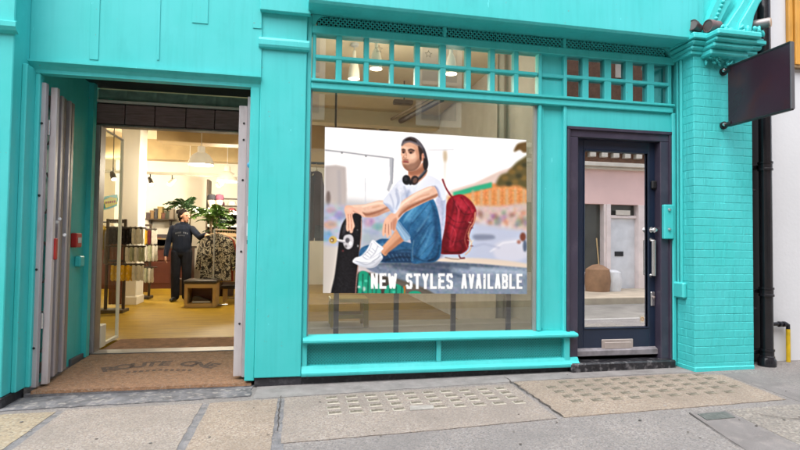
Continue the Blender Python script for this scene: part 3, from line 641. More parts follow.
# ================================================================== opposite side of the street (seen in the glass)
OY = -7.2; VY = .19 - OY
def mx(px, py): q = at(px, py, VY); return q.x, q.z
opp = thing('opposite_building', (6.5, OY, 0), 'brick building with pale pink shopfront across the street, mirrored in the door glass', 'building')
BRK = mat('opposite_brick', (.20, .105, .065), .85, .25, 12.0, .3, 30.0, col2=(.14, .07, .045), c2amt=.6)
PINKW = mat('pale_pink_paint', (.80, .54, .50), .6, .06, 1.5); PINKF = mat('pink_white_frame', (.80, .68, .65), .5)
CREAM = mat('cream_cornice', (.62, .56, .48), .6, .1, 4.0)
x0 = mx(575, 168)[0] - 1.2; x1 = mx(655, 168)[0] + 1.2
zc = mx(615, 168)[1]; zf = mx(600, 204)[1]
box('brick_wall', -16, 22, OY - .4, OY, zc + .12, 6.9, BRK, opp, 0)
box('cornice', 2.5, x1 + 2, OY - .1, OY + .22, zc, zc + .10, CREAM, opp, .01)
box('cornice', 2.5, x1 + 2, OY - .1, OY + .12, zc - .06, zc - .002, CREAM, opp, .01)
for k in range(24): box('dentil_block', 4.2 + k * .32, 4.36 + k * .32, OY, OY + .15, zc + .24, zc + .36, CREAM, opp, .01)
box('string_course', 2.5, x1 + 2, OY - .1, OY + .16, zc + .38, zc + .48, CREAM, opp, .01)
box('fascia', 2.5, x1 + 2, OY - .3, OY - .002, zf, zc + .12, PINKW, opp, 0)
wx1 = mx(606, 250)[0]; dx0, dx1 = mx(608, 250)[0], mx(640, 250)[0]; zd = mx(620, 218)[1]
box('shop_glass', x0 - .5, wx1, OY - .22, OY - .18, .5, zf, mat('dark_shop_glass', (.07, .07, .06), .15, .3, 1.0), opp, 0)
box('stall_riser', x0 - .5, wx1, OY - .3, OY - .02, .02, .5, PINKF, opp, 0)
for xx in (x0 - .5, (x0 + wx1) / 2 - .3, wx1 - .06): box('window_post', xx, xx + .07, OY - .19, OY + .0, .5, zf, PINKF, opp, .005)
box('door_post', wx1, dx0 + .06, OY - .2, OY + .03, .02, zf, PINKF, opp, .006); box('door_post', dx1 - .06, dx1 + .1, OY - .2, OY + .03, .02, zf, PINKF, opp, .006)
box('door_leaf', dx0 + .06, dx1 - .06, OY - .2, OY - .14, .08, zd, mat('pale_grey_door', (.72, .73, .76), .5), opp, 0)
box('transom_bar', dx0 + .06, dx1 - .06, OY - .2, OY - .06, zd, zd + .07, PINKF, opp, .005)
box('fanlight', dx0 + .06, dx1 - .06, OY - .2, OY - .17, zd + .07, zf, mat('dark_shop_glass', (.05, .05, .05), .15), opp, 0)
q = mx(622, 254); box('letterbox', q[0] - .12, q[0] + .12, OY - .142, OY - .12, q[1] - .06, q[1] + .06, BLACK, opp, .004)
q = mx(624, 215); box('number_plate', q[0] - .2, q[0] + .2, OY - .06, OY - .04, zd + .08, zd + .2, CREAM, opp, 0)
box('side_wall', dx1 + .1, 22, OY - .3, OY - .003, .0, zf, mat('pale_side_render', (.60, .54, .50), .7), opp, 0)
box('ground_floor_wall', -16, x0 - .5, OY - .3, OY - .004, .0, zc + .12, mat('brown_shop_panelling', (.46, .41, .34), .6, .2, 1.0), opp, 0)
for xx in (-9.5, -5.5, -1.5, 2.0): 
    box('shop_pane', xx - 1.4, xx + 1.0, OY - .003, OY + .01, .6, 2.5, mat('dark_shop_glass', (.05, .05, .05), .15), opp, 0)
    box('pane_frame', xx - 1.5, xx - 1.4, OY - .003, OY + .03, .5, 2.6, CREAM, opp, 0); box('pane_frame', xx + 1.0, xx + 1.1, OY - .003, OY + .03, .5, 2.6, CREAM, opp, 0)
for xx in (-9, -6, -3, 0, 3.2):
    wv = part_empty('sash_window', opp)
    box('window_surround', xx - .55, xx + .55, OY, OY + .04, 3.9, 5.9, CREAM, wv, .01)
    box('window_pane', xx - .42, xx + .42, OY + .03, OY + .05, 4.05, 5.75, mat('sky_lit_pane', (.25, .27, .30), .08), wv, 0)
    box('sash_bar', xx - .42, xx + .42, OY + .04, OY + .075, 4.86, 4.94, CREAM, wv, .003); box('sash_bar', xx - .02, xx + .02, OY + .04, OY + .07, 4.05, 5.75, CREAM, wv, .003)
box('stone_plaque', mx(612, 73)[0], mx(625, 73)[0], OY, OY + .05, mx(618, 80)[1], mx(618, 64)[1], CREAM, opp, .01)
# broom, brown barrel bag and white bag by the opposite shop
qx = mx(594, 240); bx_ = qx[0]
br = thing('broom', (bx_, OY + .35, 0), 'wooden broom leaning on the pink shopfront across the street', 'broom')
tube('handle', [(bx_ + .0, OY + .30, .12), (bx_ + .04, OY + .04, 1.35)], .016, mat('pale_broom_wood', (.50, .34, .16), .5), br, 8)
box('brush_head', bx_ - .18, bx_ + .18, OY + .25, OY + .36, gz(bx_) + .012, .14, mat('straw_bristle', (.42, .30, .12), .9), br, .01)
qx = mx(586, 280)[0]; tag(lathe('brown_sack', [(0, 0), (.27, .0), (.30, .25), (.27, .52), (.12, .62), (0, .64)], (qx, OY + .5, gz(qx) + .012), mat('brown_sacking', (.30, .17, .095), .8, .2, 5.0, .3)), 'brown rounded sack on the opposite pavement', 'sack')
qx = mx(600, 280)[0]; tag(lathe('white_bag', [(0, 0), (.2, .0), (.23, .25), (.2, .45), (.08, .5), (0, .5)], (qx, OY + .5, gz(qx) + .012), mat('white_plastic', (.7, .7, .72), .5, .1, 5.0, .4), None, 14), 'white plastic bag beside the brown sack', 'bag')

# ================================================================== porch: mat, gates
bm = bmesh.new()
X0, X1 = -1.955, -.345; prof = [(-.03, .012), (1.135, .042), (1.135, .062), (-.022, .034)]
a = [bm.verts.new((X0, y, z)) for y, z in prof]; b = [bm.verts.new((X1, y, z)) for y, z in prof]
bm.faces.new(a); bm.faces.new(b[::-1])
for i in range(4): bm.faces.new((a[i], b[i], b[(i + 1) % 4], a[(i + 1) % 4]))
bmesh.ops.recalc_face_normals(bm, faces=bm.faces)
tag(box('porch_floor', -2.0, -.32, -.03, 1.34, -.12, .010, MORTARG, None, 0), kind='structure')
rt = thing('doormat', (-1.15, .5, .01), 'worn brown coir doormat with faded arched lettering in the porch', 'doormat')
from_bm('pile', bm, COIR, rt)
def mz(y): return .034 + (y + .022) * (.062 - .034) / (1.135 + .022) + .002
def text_verts(ch, size):
    cu = bpy.data.curves.new('t', 'FONT'); cu.body = ch; cu.size = size; cu.align_x = 'CENTER'; cu.offset = .006 * size / .15
    ob = bpy.data.objects.new('t', cu); COL.objects.link(ob); dg = bpy.context.evaluated_depsgraph_get(); me = bpy.data.meshes.new_from_object(ob.evaluated_get(dg))
    vs_ = [v.co.copy() for v in me.vertices]; fs = [tuple(p.vertices) for p in me.polygons]
    bpy.data.objects.remove(ob); bpy.data.curves.remove(cu); bpy.data.meshes.remove(me); return vs_, fs
bm = bmesh.new(); s = 'ROUTE ONE'
for i, ch in enumerate(s):
    if ch == ' ': continue
    t = (i - (len(s) - 1) / 2) / ((len(s) - 1) / 2); ang = t * RAD(24); R_ = 1.0
    cx, cy = -1.17 + R_ * .98 * math.sin(ang), .60 - 1.6 * (1 - math.cos(ang)) * 1.0 + .02
    vs_, fs = text_verts(ch, .20); vv = []
    for v in vs_:
        x = v.x * 1.0; y = v.y * 1.15; px = cx + x * math.cos(-ang) - y * math.sin(-ang); py = cy + x * math.sin(-ang) + y * math.cos(-ang)
        vv.append(bm.verts.new((px, py, mz(py))))
    for f in fs: bm.faces.new([vv[k] for k in f])
for k in range(11):                              # worn small line below the arch, too faded to read
    x = -1.42 + k * .05; y = .44 - .1 * abs(k - 5) / 5 * .4
    q = [bm.verts.new((x + dx, y + dy, mz(y + dy))) for dx, dy in ((0, 0), (.03, 0), (.03, .05), (0, .05))]; bm.faces.new(q)
bm.normal_update()
for f in bm.faces:
    if f.normal.z < 0: f.normal_flip()
from_bm('worn_lettering', bm, COIRT, rt)
# threshold strip and inner mat
tag(box('threshold_strip', -1.99, -.33, 1.137, 1.33, .0, .070, mat('steel_threshold', (.17, .16, .155), .5, .25, 6.0, .1, metal=.5, stretch=(.4, 3, 1)), None, .004), kind='structure')
tag(box('inner_doormat', -1.93, -.36, 1.34, 1.93, .02, .066, mat('brown_ribbed_mat', (.20, .10, .05), .95, .3, 14.0, .8, 120.0), None, .006), 'flat brown inner doormat between steel threshold and wood floor', 'doormat')
# folded security gate on the left
gl = thing('folding_gate', (-1.95, .3, .05), 'folded grey steel concertina gate against the left porch wall', 'gate', 'security gates of the porch')
box('hanging_post', -2.005, -1.935, .005, .055, .05, 2.40, STEEL, gl, .004)
for zz in (.35, .95, 1.52, 2.08): lathe('bolt_head', [(0, -.006), (.008, -.005), (.010, 0)], (-1.957, .005, zz), BLACK, gl, 8, 'y')
box('leading_post', -1.932, -1.885, .075, .125, .055, 2.385, mat('pale_worn_steel', (.56, .52, .54), .4, .1, 7.0, .1, metal=.2, col2=(.40, .36, .36), c2amt=.5, stretch=(1, 1, .25)), gl, .004)
for i, (yy, ww) in enumerate(((.16, .04), (.23, .035), (.30, .04), (.38, .035), (.46, .045))):
    box('upright_bar', -1.955 + .012 * (i % 2), -1.92 + .012 * (i % 2), yy, yy + ww, .075, 2.36 - .0 * i, STEELD if i % 2 == 0 else STEEL, gl, .004)
for zz in (.13, 2.24): box('gate_rail', -1.965, -1.956, .12, .52, zz, zz + .09, STEELD, gl, .003)
for k, zz in enumerate((.45, 1.0, 1.55, 2.1)):
    for s_ in (1, -1): tube('lattice_bar', [(-1.972, .15, zz - .16 * s_), (-1.972, .50, zz + .16 * s_)], .008, STEELD, gl, 6)
for zz in (.55, 2.06): 
    tube('hinge', [(-1.933, .065, zz - .06), (-1.933, .065, zz + .06)], .012, CHROME, gl, 10)
q = at(54, 249, .13); box('red_latch', q.x - .02, q.x + .02, .105, .150, q.z - .085, q.z + .085, mat('red_plastic', (.42, .02, .018), .4, .2, 9.0), gl, .006)
for p in ((55, 222), (58, 219), (63, 235)): 
    q = at(*p, .16); lathe('pale_rivet', [(0, -.01), (.012, -.008), (.014, 0)], (q.x + .01, .168, q.z), WHITE, gl, 10, 'y')
rb = thing('alarm_box', (-1.98, .75, 1.17), 'small red alarm box on the turquoise porch wall', 'alarm')
box('case', -1.998, -1.945, .70, .82, 1.11, 1.24, mat('red_plastic', (.42, .02, .018), .4), rb, .008)
box('label_plate', -1.945, -1.942, .73, .80, 1.15, 1.20, WHITE, rb, .001)
# gate posts on the right side of the doorway
gr = thing('folding_gate', (-.44, .12, .05), 'folded grey steel gate posts beside the central turquoise pillar', 'gate', 'security gates of the porch')
box('leading_post', -.500, -.430, .075, .135, .065, 2.33, mat('pale_worn_steel', (.56, .52, .54), .4), gr, .004)
box('hanging_post', -.428, -.378, .035, .09, .065, 2.40, STEEL, gr, .004)
for i, (yy, ww) in enumerate(((.17, .05), (.29, .05), (.42, .05))): box('upright_bar', -.47, -.43, yy, yy + ww, .075, 2.33, STEELD, gr, .004)
for zz in (.15, 2.2): box('gate_rail', -.428, -.418, .12, .5, zz, zz + .08, STEELD, gr, .003)
for zz in (.5, 1.1, 1.7, 2.18, 2.04): lathe('bolt_head', [(0, -.006), (.008, -.005), (.010, 0)], (-.458, .075, zz), BLACK, gr, 8, 'y')
q = at(251, 165, .03); lathe('blue_paint_dab', [(0, -.010), (.022, -.006), (.028, 0)], (q.x - .005, .035, q.z), mat('blue_plastic', (.05, .30, .50), .4), gr, 12, 'y')
for (pa, pb, m_, nm) in (((247.5, 223), (253, 236), WHITE, 'white_sticker'), ((248, 206), (252.5, 216), mat('pale_sticker', (.55, .54, .56), .6), 'pale_sticker'), ((247.5, 240), (252.5, 244), BLACK, 'black_sticker')):
    a_, b_ = at(*pa, .034), at(*pb, .034); box(nm, a_.x - .006, b_.x - .006, .0335, .0347, b_.z, a_.z, m_, gr, 0)
a_, b_ = at(249.2, 225, .032), at(251.4, 234.5, .032)
for k in range(4): zz = a_.z + (b_.z - a_.z) * (k + .5) / 4; box('sticker_mark', a_.x - .006, b_.x - .006, .0325, .0334, zz - .009, zz + .004, BLACK, gr, 0)
# inner steel frame post and the open glass door inside
ip = part_empty('inner_frame', shop)
box('frame_post', -1.998, -1.945, 1.165, 1.33, .07, 2.318, STEEL, ip, .004)
box('frame_face', -1.945, -1.938, 1.18, 1.32, .07, 2.318, STEELD, ip, .001)
gd = thing('glass_door', (-2.0, 1.75, .05), 'glass shop door swung open inside the entrance with yellow and cyan sticker', 'door')
box('pane', -1.992, -1.982, 1.38, 1.98, .10, 2.32, CLEARG, gd, 0)
for a_ in ((1.34, 1.38), (1.98, 2.0)): box('edge_stile', -2.004, -1.97, a_[0], a_[1], .07, 2.33, CREAMW, gd, .003)
box('bottom_rail', -2.004, -1.97, 1.38, 1.98, .068, .10, CREAMW, gd, .003); box('top_rail', -2.004, -1.97, 1.38, 1.98, 2.32, 2.332, STEEL, gd, .003)
box('door_stop', -2.06, -1.955, 1.40, 1.55, .066, .30, CREAMW, gd, .006)
def wallp(px, py, X=-1.978):
    v = _f * FOC + _r * (px - 400) - _u * (py - 225); t = (X - CAM.x) / v.x; return CAM + v * t
def sticker(name, pix, X, m, parent):
    bm = bmesh.new(); v = [bm.verts.new(wallp(p[0], p[1], X)) for p in pix]; bm.faces.new(v); return from_bm(name, bm, m, parent)
CYAN = mat('cyan_sticker', (.03, .62, .70), .5); YEL = mat('yellow_sticker', (.90, .85, .02), .5); REDT = mat('orange_red_print', (.55, .12, .03), .5)
sticker('cyan_sticker', [(99.5, 199.5), (105, 196.5), (112, 195), (117.5, 194.5), (118, 199), (117, 206), (110, 208.5), (104, 210), (101, 205)], -1.979, CYAN, gd)
sticker('yellow_burst', [(101.5, 201), (106, 199), (110.5, 197), (117, 198), (116.5, 201.5), (117.5, 203.5), (112, 206), (105.5, 208), (104.5, 204)], -1.976, YEL, gd)
for k in range(5): sticker('sticker_letter', [(105.5 + k * 2.1, 201.6 - k * .25), (107 + k * 2.1, 201.4 - k * .25), (107 + k * 2.1, 203.6 - k * .25), (105.8 + k * 2.1, 203.8 - k * .25)], -1.974, REDT, gd)

# ================================================================== interior shell
RX0, RX1, RY1, CZ = -4.4, 2.40, 9.4, 3.42
def st(name, *a, m=CREAMW): return tag(box(name, *a, m, None, 0), kind='structure')
st('floor', RX0, RX1, 1.935, RY1, -.1, FZ, m=FLOORW); st('floor', -.265, RX1, .95, 1.934, -.1, FZ - .0, m=FLOORW)
st('ceiling', RX0, RX1 + 1.3, .1, RY1, CZ, CZ + .1, m=CEILP)
st('wall_left', RX0 - .1, RX0, 1.1, RY1, 0, CZ, m=BEIGEW); st('wall_back', RX0, RX1, RY1, RY1 + .1, 0, CZ)
st('wall_front', RX0, -2.092, 1.22, 1.32, 0, CZ, m=CREAMW); st('wall_over_porch', -2.09, -.27, 1.30, 1.36, 2.71, CZ, m=CEILP)
st('wall_right', RX1, RX1 + .06, .12, RY1, 0, CZ, m=mat('pale_grey_partition', (.55, .53, .49), .7))
st('bulkhead_beam', RX0, RX1, 8.0, 8.35, 2.98, CZ, m=mat('tan_bulkhead', (.45, .34, .19), .7))
st('ceiling_beam', RX0, RX1, 4.3, 4.55, 3.18, CZ, m=CEILP)
# small lobby behind the side door, its unlit darkness put into the colour
LOB = mat('unlit_lobby_tone', (.10, .085, .075), .8)
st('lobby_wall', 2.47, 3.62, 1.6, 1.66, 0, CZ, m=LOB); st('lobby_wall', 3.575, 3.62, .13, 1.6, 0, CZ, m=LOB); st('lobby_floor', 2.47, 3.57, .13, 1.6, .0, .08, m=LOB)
col_x0, col_x1 = at(118, 250, 5.3).x, at(137.5, 250, 5.3).x
cl = thing('column', ((col_x0 + col_x1) / 2, 5.5, FZ), 'square white structural column beside the accessories stand', 'column')
box('shaft', col_x0, col_x1, 5.3, 5.72, FZ, CZ, CREAMW, cl, .012); box('skirting', col_x0 - .012, col_x1 + .012, 5.288, 5.73, FZ, FZ + .14, CREAMW, cl, .006)
# window display platform
dsp = thing('display_platform', (1.1, .5, 0), 'pale low platform filling the bottom of the shop window', 'platform')
box('deck', -.265, 2.39, .065, .94, .30, .378, mat('pale_display_board', (.42, .38, .32), .6), dsp, .004); box('front_panel', -.265, 2.39, .90, .938, .0, .30, BEIGEW, dsp, 0)
BP = mat('black_display_upright', (.012, .010, .012), .5)
for k, pxx in enumerate((336, 396, 453, 508)):
    xx = at(pxx, 320, .12).x; w_ = .022
    bm = bmesh.new(); bx(bm, xx - w_, xx + w_, .105, .135, .379, 2.05, .003)
    tag(from_bm('display_upright', bm, BP, None), ['leftmost black upright below the window poster', 'second black upright from the left below the window poster', 'third black upright from the left below the window poster', 'rightmost black upright below the window poster'][k], 'upright', 'black display uprights behind the poster')

# ------------------------------------------------------------------ lamps
SHADE = mat('cream_enamel_shade', (.84, .80, .70), .4, .03, emit=(1.0, .90, .70), estr=.10); GLOWM = mat('lamp_glow', (1, .95, .85), .5, emit=(1.0, .88, .66), estr=3.2)  # the shade's faint emission stands in for lamplight shining through it
LIGHTCOL = (1.0, .87, .66)
def pendant(x, y, zb, label, power, dia=.42):
    t = thing('pendant_lamp', (x, y, zb), label, 'lamp', 'pendant lamps of the shop'); r = dia / 2
    lathe('lamp_shade', [(r, 0), (r * .985, .045), (r * .88, .11), (r * .66, .175), (r * .36, .215), (r * .30, .22), (r * .28, .22), (r * .62, .165), (r * .84, .10), (r * .95, .04), (r * .97, 0)], (x, y, zb), SHADE, t, 32, closed=True)
    lathe('lamp_holder', [(0, .32), (r * .27, .32), (r * .30, .31), (r * .30, .215), (0, .212)], (x, y, zb), SHADE, t, 20)
    tube('cord', [(x, y, zb + .31), (x, y, CZ)], .006, WHITE, t, 6)
    lathe('ceiling_rose', [(0, -.03), (.045, -.025), (.05, 0), (0, 0)], (x, y, CZ), WHITE, t, 16)
    lathe('bulb', [(0, 0), (r * .85, .0), (r * .86, .012), (0, .014)], (x, y, zb + .012), GLOWM, t, 24)
    ld = bpy.data.lights.new('lamp_light', 'POINT'); ld.energy = power; ld.color = LIGHTCOL; ld.shadow_soft_size = .10
    lo = bpy.data.objects.new('lamp_light', ld); lo.location = (0, 0, -.11); link(lo, t); return t
PW = 66
q = at(201, 165, 5.0); pendant(q.x, 5.0, q.z, 'larger cream pendant lamp hanging nearest the shop doorway', PW)
q = at(227, 181.5, 7.1); pendant(q.x, 7.1, q.z, 'smaller cream pendant lamp hanging above the hat shelf', PW)
q = at(464, 124, 5.0); pendant(q.x, 5.0, min(q.z, 3.05), 'lit pendant lamp seen through the window above the poster man', PW)
q = at(513, 118, 3.4); pendant(q.x, 3.4, min(q.z, 3.02), 'lit pendant lamp near the right end of the window', PW)
q = at(118, 162, 7.6); pendant(q.x - .5, 7.6, q.z, 'extra pendant lamp added left of the white column', PW, .36)  # extra lamp continuing the row, added for interior light
for k, (p, l_) in enumerate((((376, 69), 'small lit pendant lamp close behind the middle transom panes'), ((354, 79), 'small lit pendant lamp behind the second transom column'), ((451, 74), 'small lit pendant lamp behind the fifth transom column'))):
    q = atz(*p, 3.02); pendant(q.x, q.y, 3.02, l_, 6, .13)
TRK = mat('white_track', (.70, .67, .60), .5); DARKM = mat('dark_track_metal', (.05, .042, .036), .5)
def spot(x, y, z, dx, label, m=TRK, power=30):
    t = thing('track_spotlight', (x, y, z), label, 'spotlight', 'ceiling track spotlights')
    tube('stem', [(x, y, z + .02), (x, y, z + .15)], .012, DARKM, t, 8)
    d = Vector((dx, -.35, -.6)).normalized(); p = Vector((x, y, z)); tube('can', [p - d * .09, p - d * .02, p + d * .09], [.030, .048, .052], m, t, 14)
    tube('lens', [p + d * .088, p + d * .094], .045, GLOWM, t, 14)
    ld = bpy.data.lights.new('spot_light', 'SPOT'); ld.energy = power; ld.color = (1, .9, .72); ld.spot_size = RAD(70); ld.spot_blend = .6; ld.shadow_soft_size = .05
    lo = bpy.data.objects.new('spot_light', ld); lo.location = d * .12; lo.rotation_euler = d.to_track_quat('-Z', 'Y').to_euler(); link(lo, t); return t
q1 = at(143, 173, 7.0); q2 = at(190, 177, 7.0)
trk = thing('lighting_track', (q1.x, 7.0, q1.z), 'white ceiling lighting track in front of the back wall', 'track')
box('rail', q1.x - 1.2, q2.x + 2.6, 6.97, 7.03, q1.z - .02, q1.z + .03, TRK, trk, .004)
for xx in (q1.x - 1, q1.x + .9, q2.x + 1.6): tube('drop_rod', [(xx, 7, q1.z + .03), (xx, 7, CZ)], .008, TRK, trk, 6)
q = at(172, 184, 7.0); spot(q.x, 7.0, q1.z - .16, -.5, 'white track spotlight aimed left above the woman', power=30)
q = at(221, 171, 7.0); spot(q.x, 7.0, q1.z - .16, -.6, 'white track spotlight beside the smaller pendant lamp', power=30)
q = at(150, 186, 7.0); spot(q.x, 7.0, q1.z - .16, .3, 'white track spotlight right of the white column', DARKM, power=30)
q = at(113, 173, 6.2); spot(q.x, 6.2, q.z - .05, .3, 'dark track spotlight left of the white column', DARKM, power=30)
tube('drop_rod', [(q.x, 6.2, q.z + .1), (q.x, 6.2, CZ)], .008, DARKM, [o for o in COL.objects if o.name.startswith('track_spotlight')][-1], 6)
# dark track seen through the top of the window
a_, b_ = atz(442, 99, 3.28), atz(380, 132, 3.28)
dtk = thing('ceiling_track', (a_.x, a_.y, 3.3), 'dark sloping track under the ceiling seen above the poster', 'track')
tube('rail', [a_, b_], .045, DARKM, dtk, 8); tube('rail', [a_ + Vector((-.16, .0, .02)), b_ + Vector((-.16, 0, .02))], .025, mat('tan_conduit', (.25, .20, .13), .6), dtk, 8)
for p in (a_, b_): tube('drop_rod', [p, (p.x, p.y, CZ)], .01, DARKM, dtk, 6)
q = atz(404, 104, 3.1); box('sensor', q.x - .15, q.x + .12, q.y - .05, q.y + .05, 3.09, 3.15, DARKM, dtk, .01); tube('drop_rod', [(q.x, q.y, 3.14), (q.x, q.y, CZ)], .01, DARKM, dtk, 6)
# air duct
q = at(170, 141, 5.6); dct = thing('air_duct', (-1.5, 5.7, 3.2), 'tan rectangular air duct under the ceiling behind the nearest pendant', 'duct')
box('casing', at(158, 141, 5.6).x, 1.5, 5.5, 5.9, at(200, 142, 5.6).z - .03, CZ - .03, mat('tan_duct', (.42, .30, .15), .6), dct, .01); box('hanger', at(180, 141, 5.6).x, at(182, 141, 5.6).x, 5.6, 5.8, CZ - .032, CZ, DARKM, dct, 0)
# ================================================================== shop fittings and stock
RUST = mat('red_brown_wood', (.19, .055, .022), .4, .25, 4.0, .08, stretch=(1, 1, 6)); BARK = mat('dark_oak_frame', (.055, .036, .024), .5, .2, 6.0)
MAHO = mat('mahogany_counter', (.085, .022, .015), .4, .25, 3.0)
def fabric(name, col, var=.15, col2=None): return mat(name, col, .9, var, 9.0, .25, 90.0, col2=col2, c2amt=.8, spec=.2)
BLKF = fabric('black_knit', (.016, .014, .016), .3, (.07, .06, .07)); WHTF = fabric('white_knit', (.68, .66, .60), .1, (.45, .44, .40)); YELF = fabric('yellow_knit', (.66, .40, .03), .2, (.80, .66, .30))
GRNF = fabric('grey_green_knit', (.36, .38, .26), .2, (.60, .58, .50)); MARF = fabric('maroon_knit', (.11, .02, .03), .3)
def stand(x0, x1, y, zt, label, panel=True):
    t = thing('display_stand', ((x0 + x1) / 2, y, FZ), label, 'stand', 'wooden accessory stands')
    for xx in (x0, x1 - .04): box('upright', xx, xx + .04, y - .02, y + .02, FZ + .05, zt, BARK, t, .004)
    for zz in (zt - .04, zt - .16, at(115, 262, y).z): box('cross_bar', x0 + .04, x1 - .04, y - .018, y + .018, zz, zz + .035, BARK, t, .004)
    if panel:
        n = 4; w = (x1 - x0 - .10) / n
        for k in range(n): box('panel_board', x0 + .05 + k * w, x0 + .05 + (k + 1) * w - .006, y + .02, y + .045, FZ + .12, zt - .20, RUST, t, .003)
    box('foot', x0 - .12, x1 + .02, y - .16, y + .16, FZ, FZ + .05, BARK, t, .006)
    return t
YA = 4.35
sa = stand(at(105.5, 260, YA).x, at(126, 260, YA).x, YA, at(115, 219, YA).z, 'dark wooden accessory stand nearest the doorway with brown panel')
YB = 6.3
sb = stand(at(139, 260, YB).x, at(151, 260, YB).x, YB, at(145, 224, YB).z, 'farther wooden accessory stand behind the white column')
def arm(parent, px0, px1, py, Y): a, b = at(px0, py, Y), at(px1, py, Y); tube('hanging_rail', [(a.x, Y - .06, a.z), (b.x, Y - .06, a.z)], .012, BARK, parent, 8)
arm(sa, 107, 147, 227.5, YA); arm(sa, 107, 147, 264, YA); arm(sb, 130, 158, 244, YB); arm(sb, 139, 158, 229, YB); arm(sb, 139, 158, 267, YB)
def socks(px, py, Y, hpx, wpx, m, label, group):
    """pair of socks hung from a card: two overlapping soft lobes and a header"""
    q = at(px, py, Y - .06); s = (Y + 4.41) / FOC * 1.0; h = hpx * s; w = wpx * s
    t = thing('hanging_socks', (q.x, Y - .06, q.z), label, 'socks', group)
    for k, dx in enumerate((-.24, .24)):
        bm = bmesh.new(); pts = [(dx * w - .24 * w, 0), (dx * w + .24 * w, 0), (dx * w + .25 * w, -.55 * h), (dx * w + .33 * w, -.72 * h), (dx * w + .30 * w, -.95 * h), (dx * w + .05 * w, -1.0 * h), (dx * w - .22 * w, -.92 * h), (dx * w - .26 * w, -.5 * h)]
        extr(bm, pts, 'y', -.03 + k * .022, -.005 + k * .022); bmesh.ops.bevel(bm, geom=list(bm.edges), offset=.006, segments=2, affect='EDGES')
        from_bm('sock', bm, m, t, world=False, smooth=True)
    bm = bmesh.new(); bx(bm, -.3 * w, .3 * w, -.012, .016, -.05 * h, .10 * h, .002); from_bm('header_card', bm, mat('dark_card', (.05, .045, .04), .7), t, world=False)
    bm = bmesh.new(); tube_bm(bm, [(0, 0, .09 * h), (0, 0, .02 * h + .03)], .005, 6); from_bm('hook', bm, CHROME, t, world=False)
G1, G2, G3 = 'socks on the near stand, upper rail', 'socks on the near stand, lower rail', 'socks on the far stand'
order = ['first', 'second', 'third', 'fourth', 'fifth', 'sixth', 'seventh']
for k, (p, m_, c) in enumerate(zip((112.5, 117, 121.5, 126, 130.5, 135.2, 140.5), (BLKF, BLKF, BLKF, BLKF, BLKF, WHTF, WHTF), ['black'] * 5 + ['white'] * 2)):
    socks(p, 228.5, YA, 15, 5.2, m_, f'{c} socks, {order[k]} from the left on the upper rail of the near stand', G1)
for k, (p, m_, c) in enumerate(zip((114.5, 119.5, 125.0, 130.2, 135.6, 140.6), (YELF, YELF, YELF, YELF, WHTF, WHTF), ['yellow'] * 4 + ['white'] * 2)):
    socks(p, 265, YA, 15, 5.4, m_, f'{c} socks, {order[k]} from the left on the lower rail of the near stand', G2)
arm(sa, 107, 147, 246, YA)
for k, p in enumerate((128.5, 133.0, 137.5, 142.0)): socks(p, 247, YA, 14, 4.8, [WHTF, GRNF, WHTF, GRNF][k], f'{["white", "grey green", "white", "grey green"][k]} socks, {order[k]} from the left on the middle rail of the near stand', 'socks on the near stand, middle rail')
for k, (p, y_, m_, c) in enumerate(((146.5, 230, YELF, 'yellow'), (150.5, 230, MARF, 'maroon'), (154.5, 230, WHTF, 'white'))): socks(p, y_, YB, 14, 4.6, m_, f'{c} socks on the top rail of the farther stand', G3)
for k, (p, m_, c) in enumerate(((147, WHTF, 'white'), (151, GRNF, 'grey green'), (155, WHTF, 'pale'))): socks(p, 245.5, YB, 15, 4.6, m_, f'{c} socks, {order[k]} along the middle rail of the farther stand', G3)
for k, (p, m_, c) in enumerate(((147, GRNF, 'grey green'), (151, WHTF, 'white'))): socks(p, 268, YB, 14, 4.6, m_, f'{c} socks on the lowest rail of the farther stand', G3)
# counter at the back and things on it
YC = 8.4; cx0, cx1 = at(140, 260, YC).x - 1.0, at(190, 260, YC).x
ct = thing('counter', ((cx0 + cx1) / 2, YC + .3, FZ), 'dark mahogany counter against the white back wall', 'counter')
ztop = at(160, 246, YC).z
box('carcass', cx0, cx1, YC, YC + .55, FZ, ztop - .05, MAHO, ct, .005); box('worktop', cx0 - .04, cx1 + .04, YC - .04, YC + .58, ztop - .05, ztop, BARK, ct, .006)
for k in range(5): w = (cx1 - cx0) / 5; box('drawer_front', cx0 + k * w + .02, cx0 + (k + 1) * w - .02, YC - .018, YC, FZ + .12, ztop - .36, MAHO, ct, .006); box('drawer_front', cx0 + k * w + .02, cx0 + (k + 1) * w - .02, YC - .018, YC, ztop - .33, ztop - .09, MAHO, ct, .006)
for k, (p, h_, c) in enumerate(((147, .26, (.04, .03, .03)), (155, .18, (.12, .03, .025)), (160, .24, (.05, .045, .06)), (165, .15, (.30, .22, .10)))):
    xx = at(p, 240, YC + .2).x; b_ = thing('goods_box', (xx, YC + .2, ztop), f'{["tall black", "low maroon", "dark slate", "small tan"][k]} goods box standing on the mahogany counter', 'box', 'boxes on the counter')
    bm = bmesh.new(); bx(bm, -.16, .16, -.12, .12, 0, h_, .006); from_bm('carton', bm, mat(f'carton_{k}', c, .6), b_, world=False)
    bm = bmesh.new(); bx(bm, -.165, .165, -.125, .125, h_ + .0005, h_ + .03, .004); from_bm('lid', bm, mat(f'carton_{k}', c, .6), b_, world=False)
q = at(142, 231, YC + .2); tag(lathe('counter_lamp', [(0, 0), (.10, 0), (.09, .02), (.015, .03), (.015, .35), (.12, .36), (.08, .5), (0, .5)], (q.x, YC + .2, ztop), mat('pale_lilac_shade', (.6, .58, .75), .4)), 'small lamp with pale lilac shade on the counter', 'lamp')
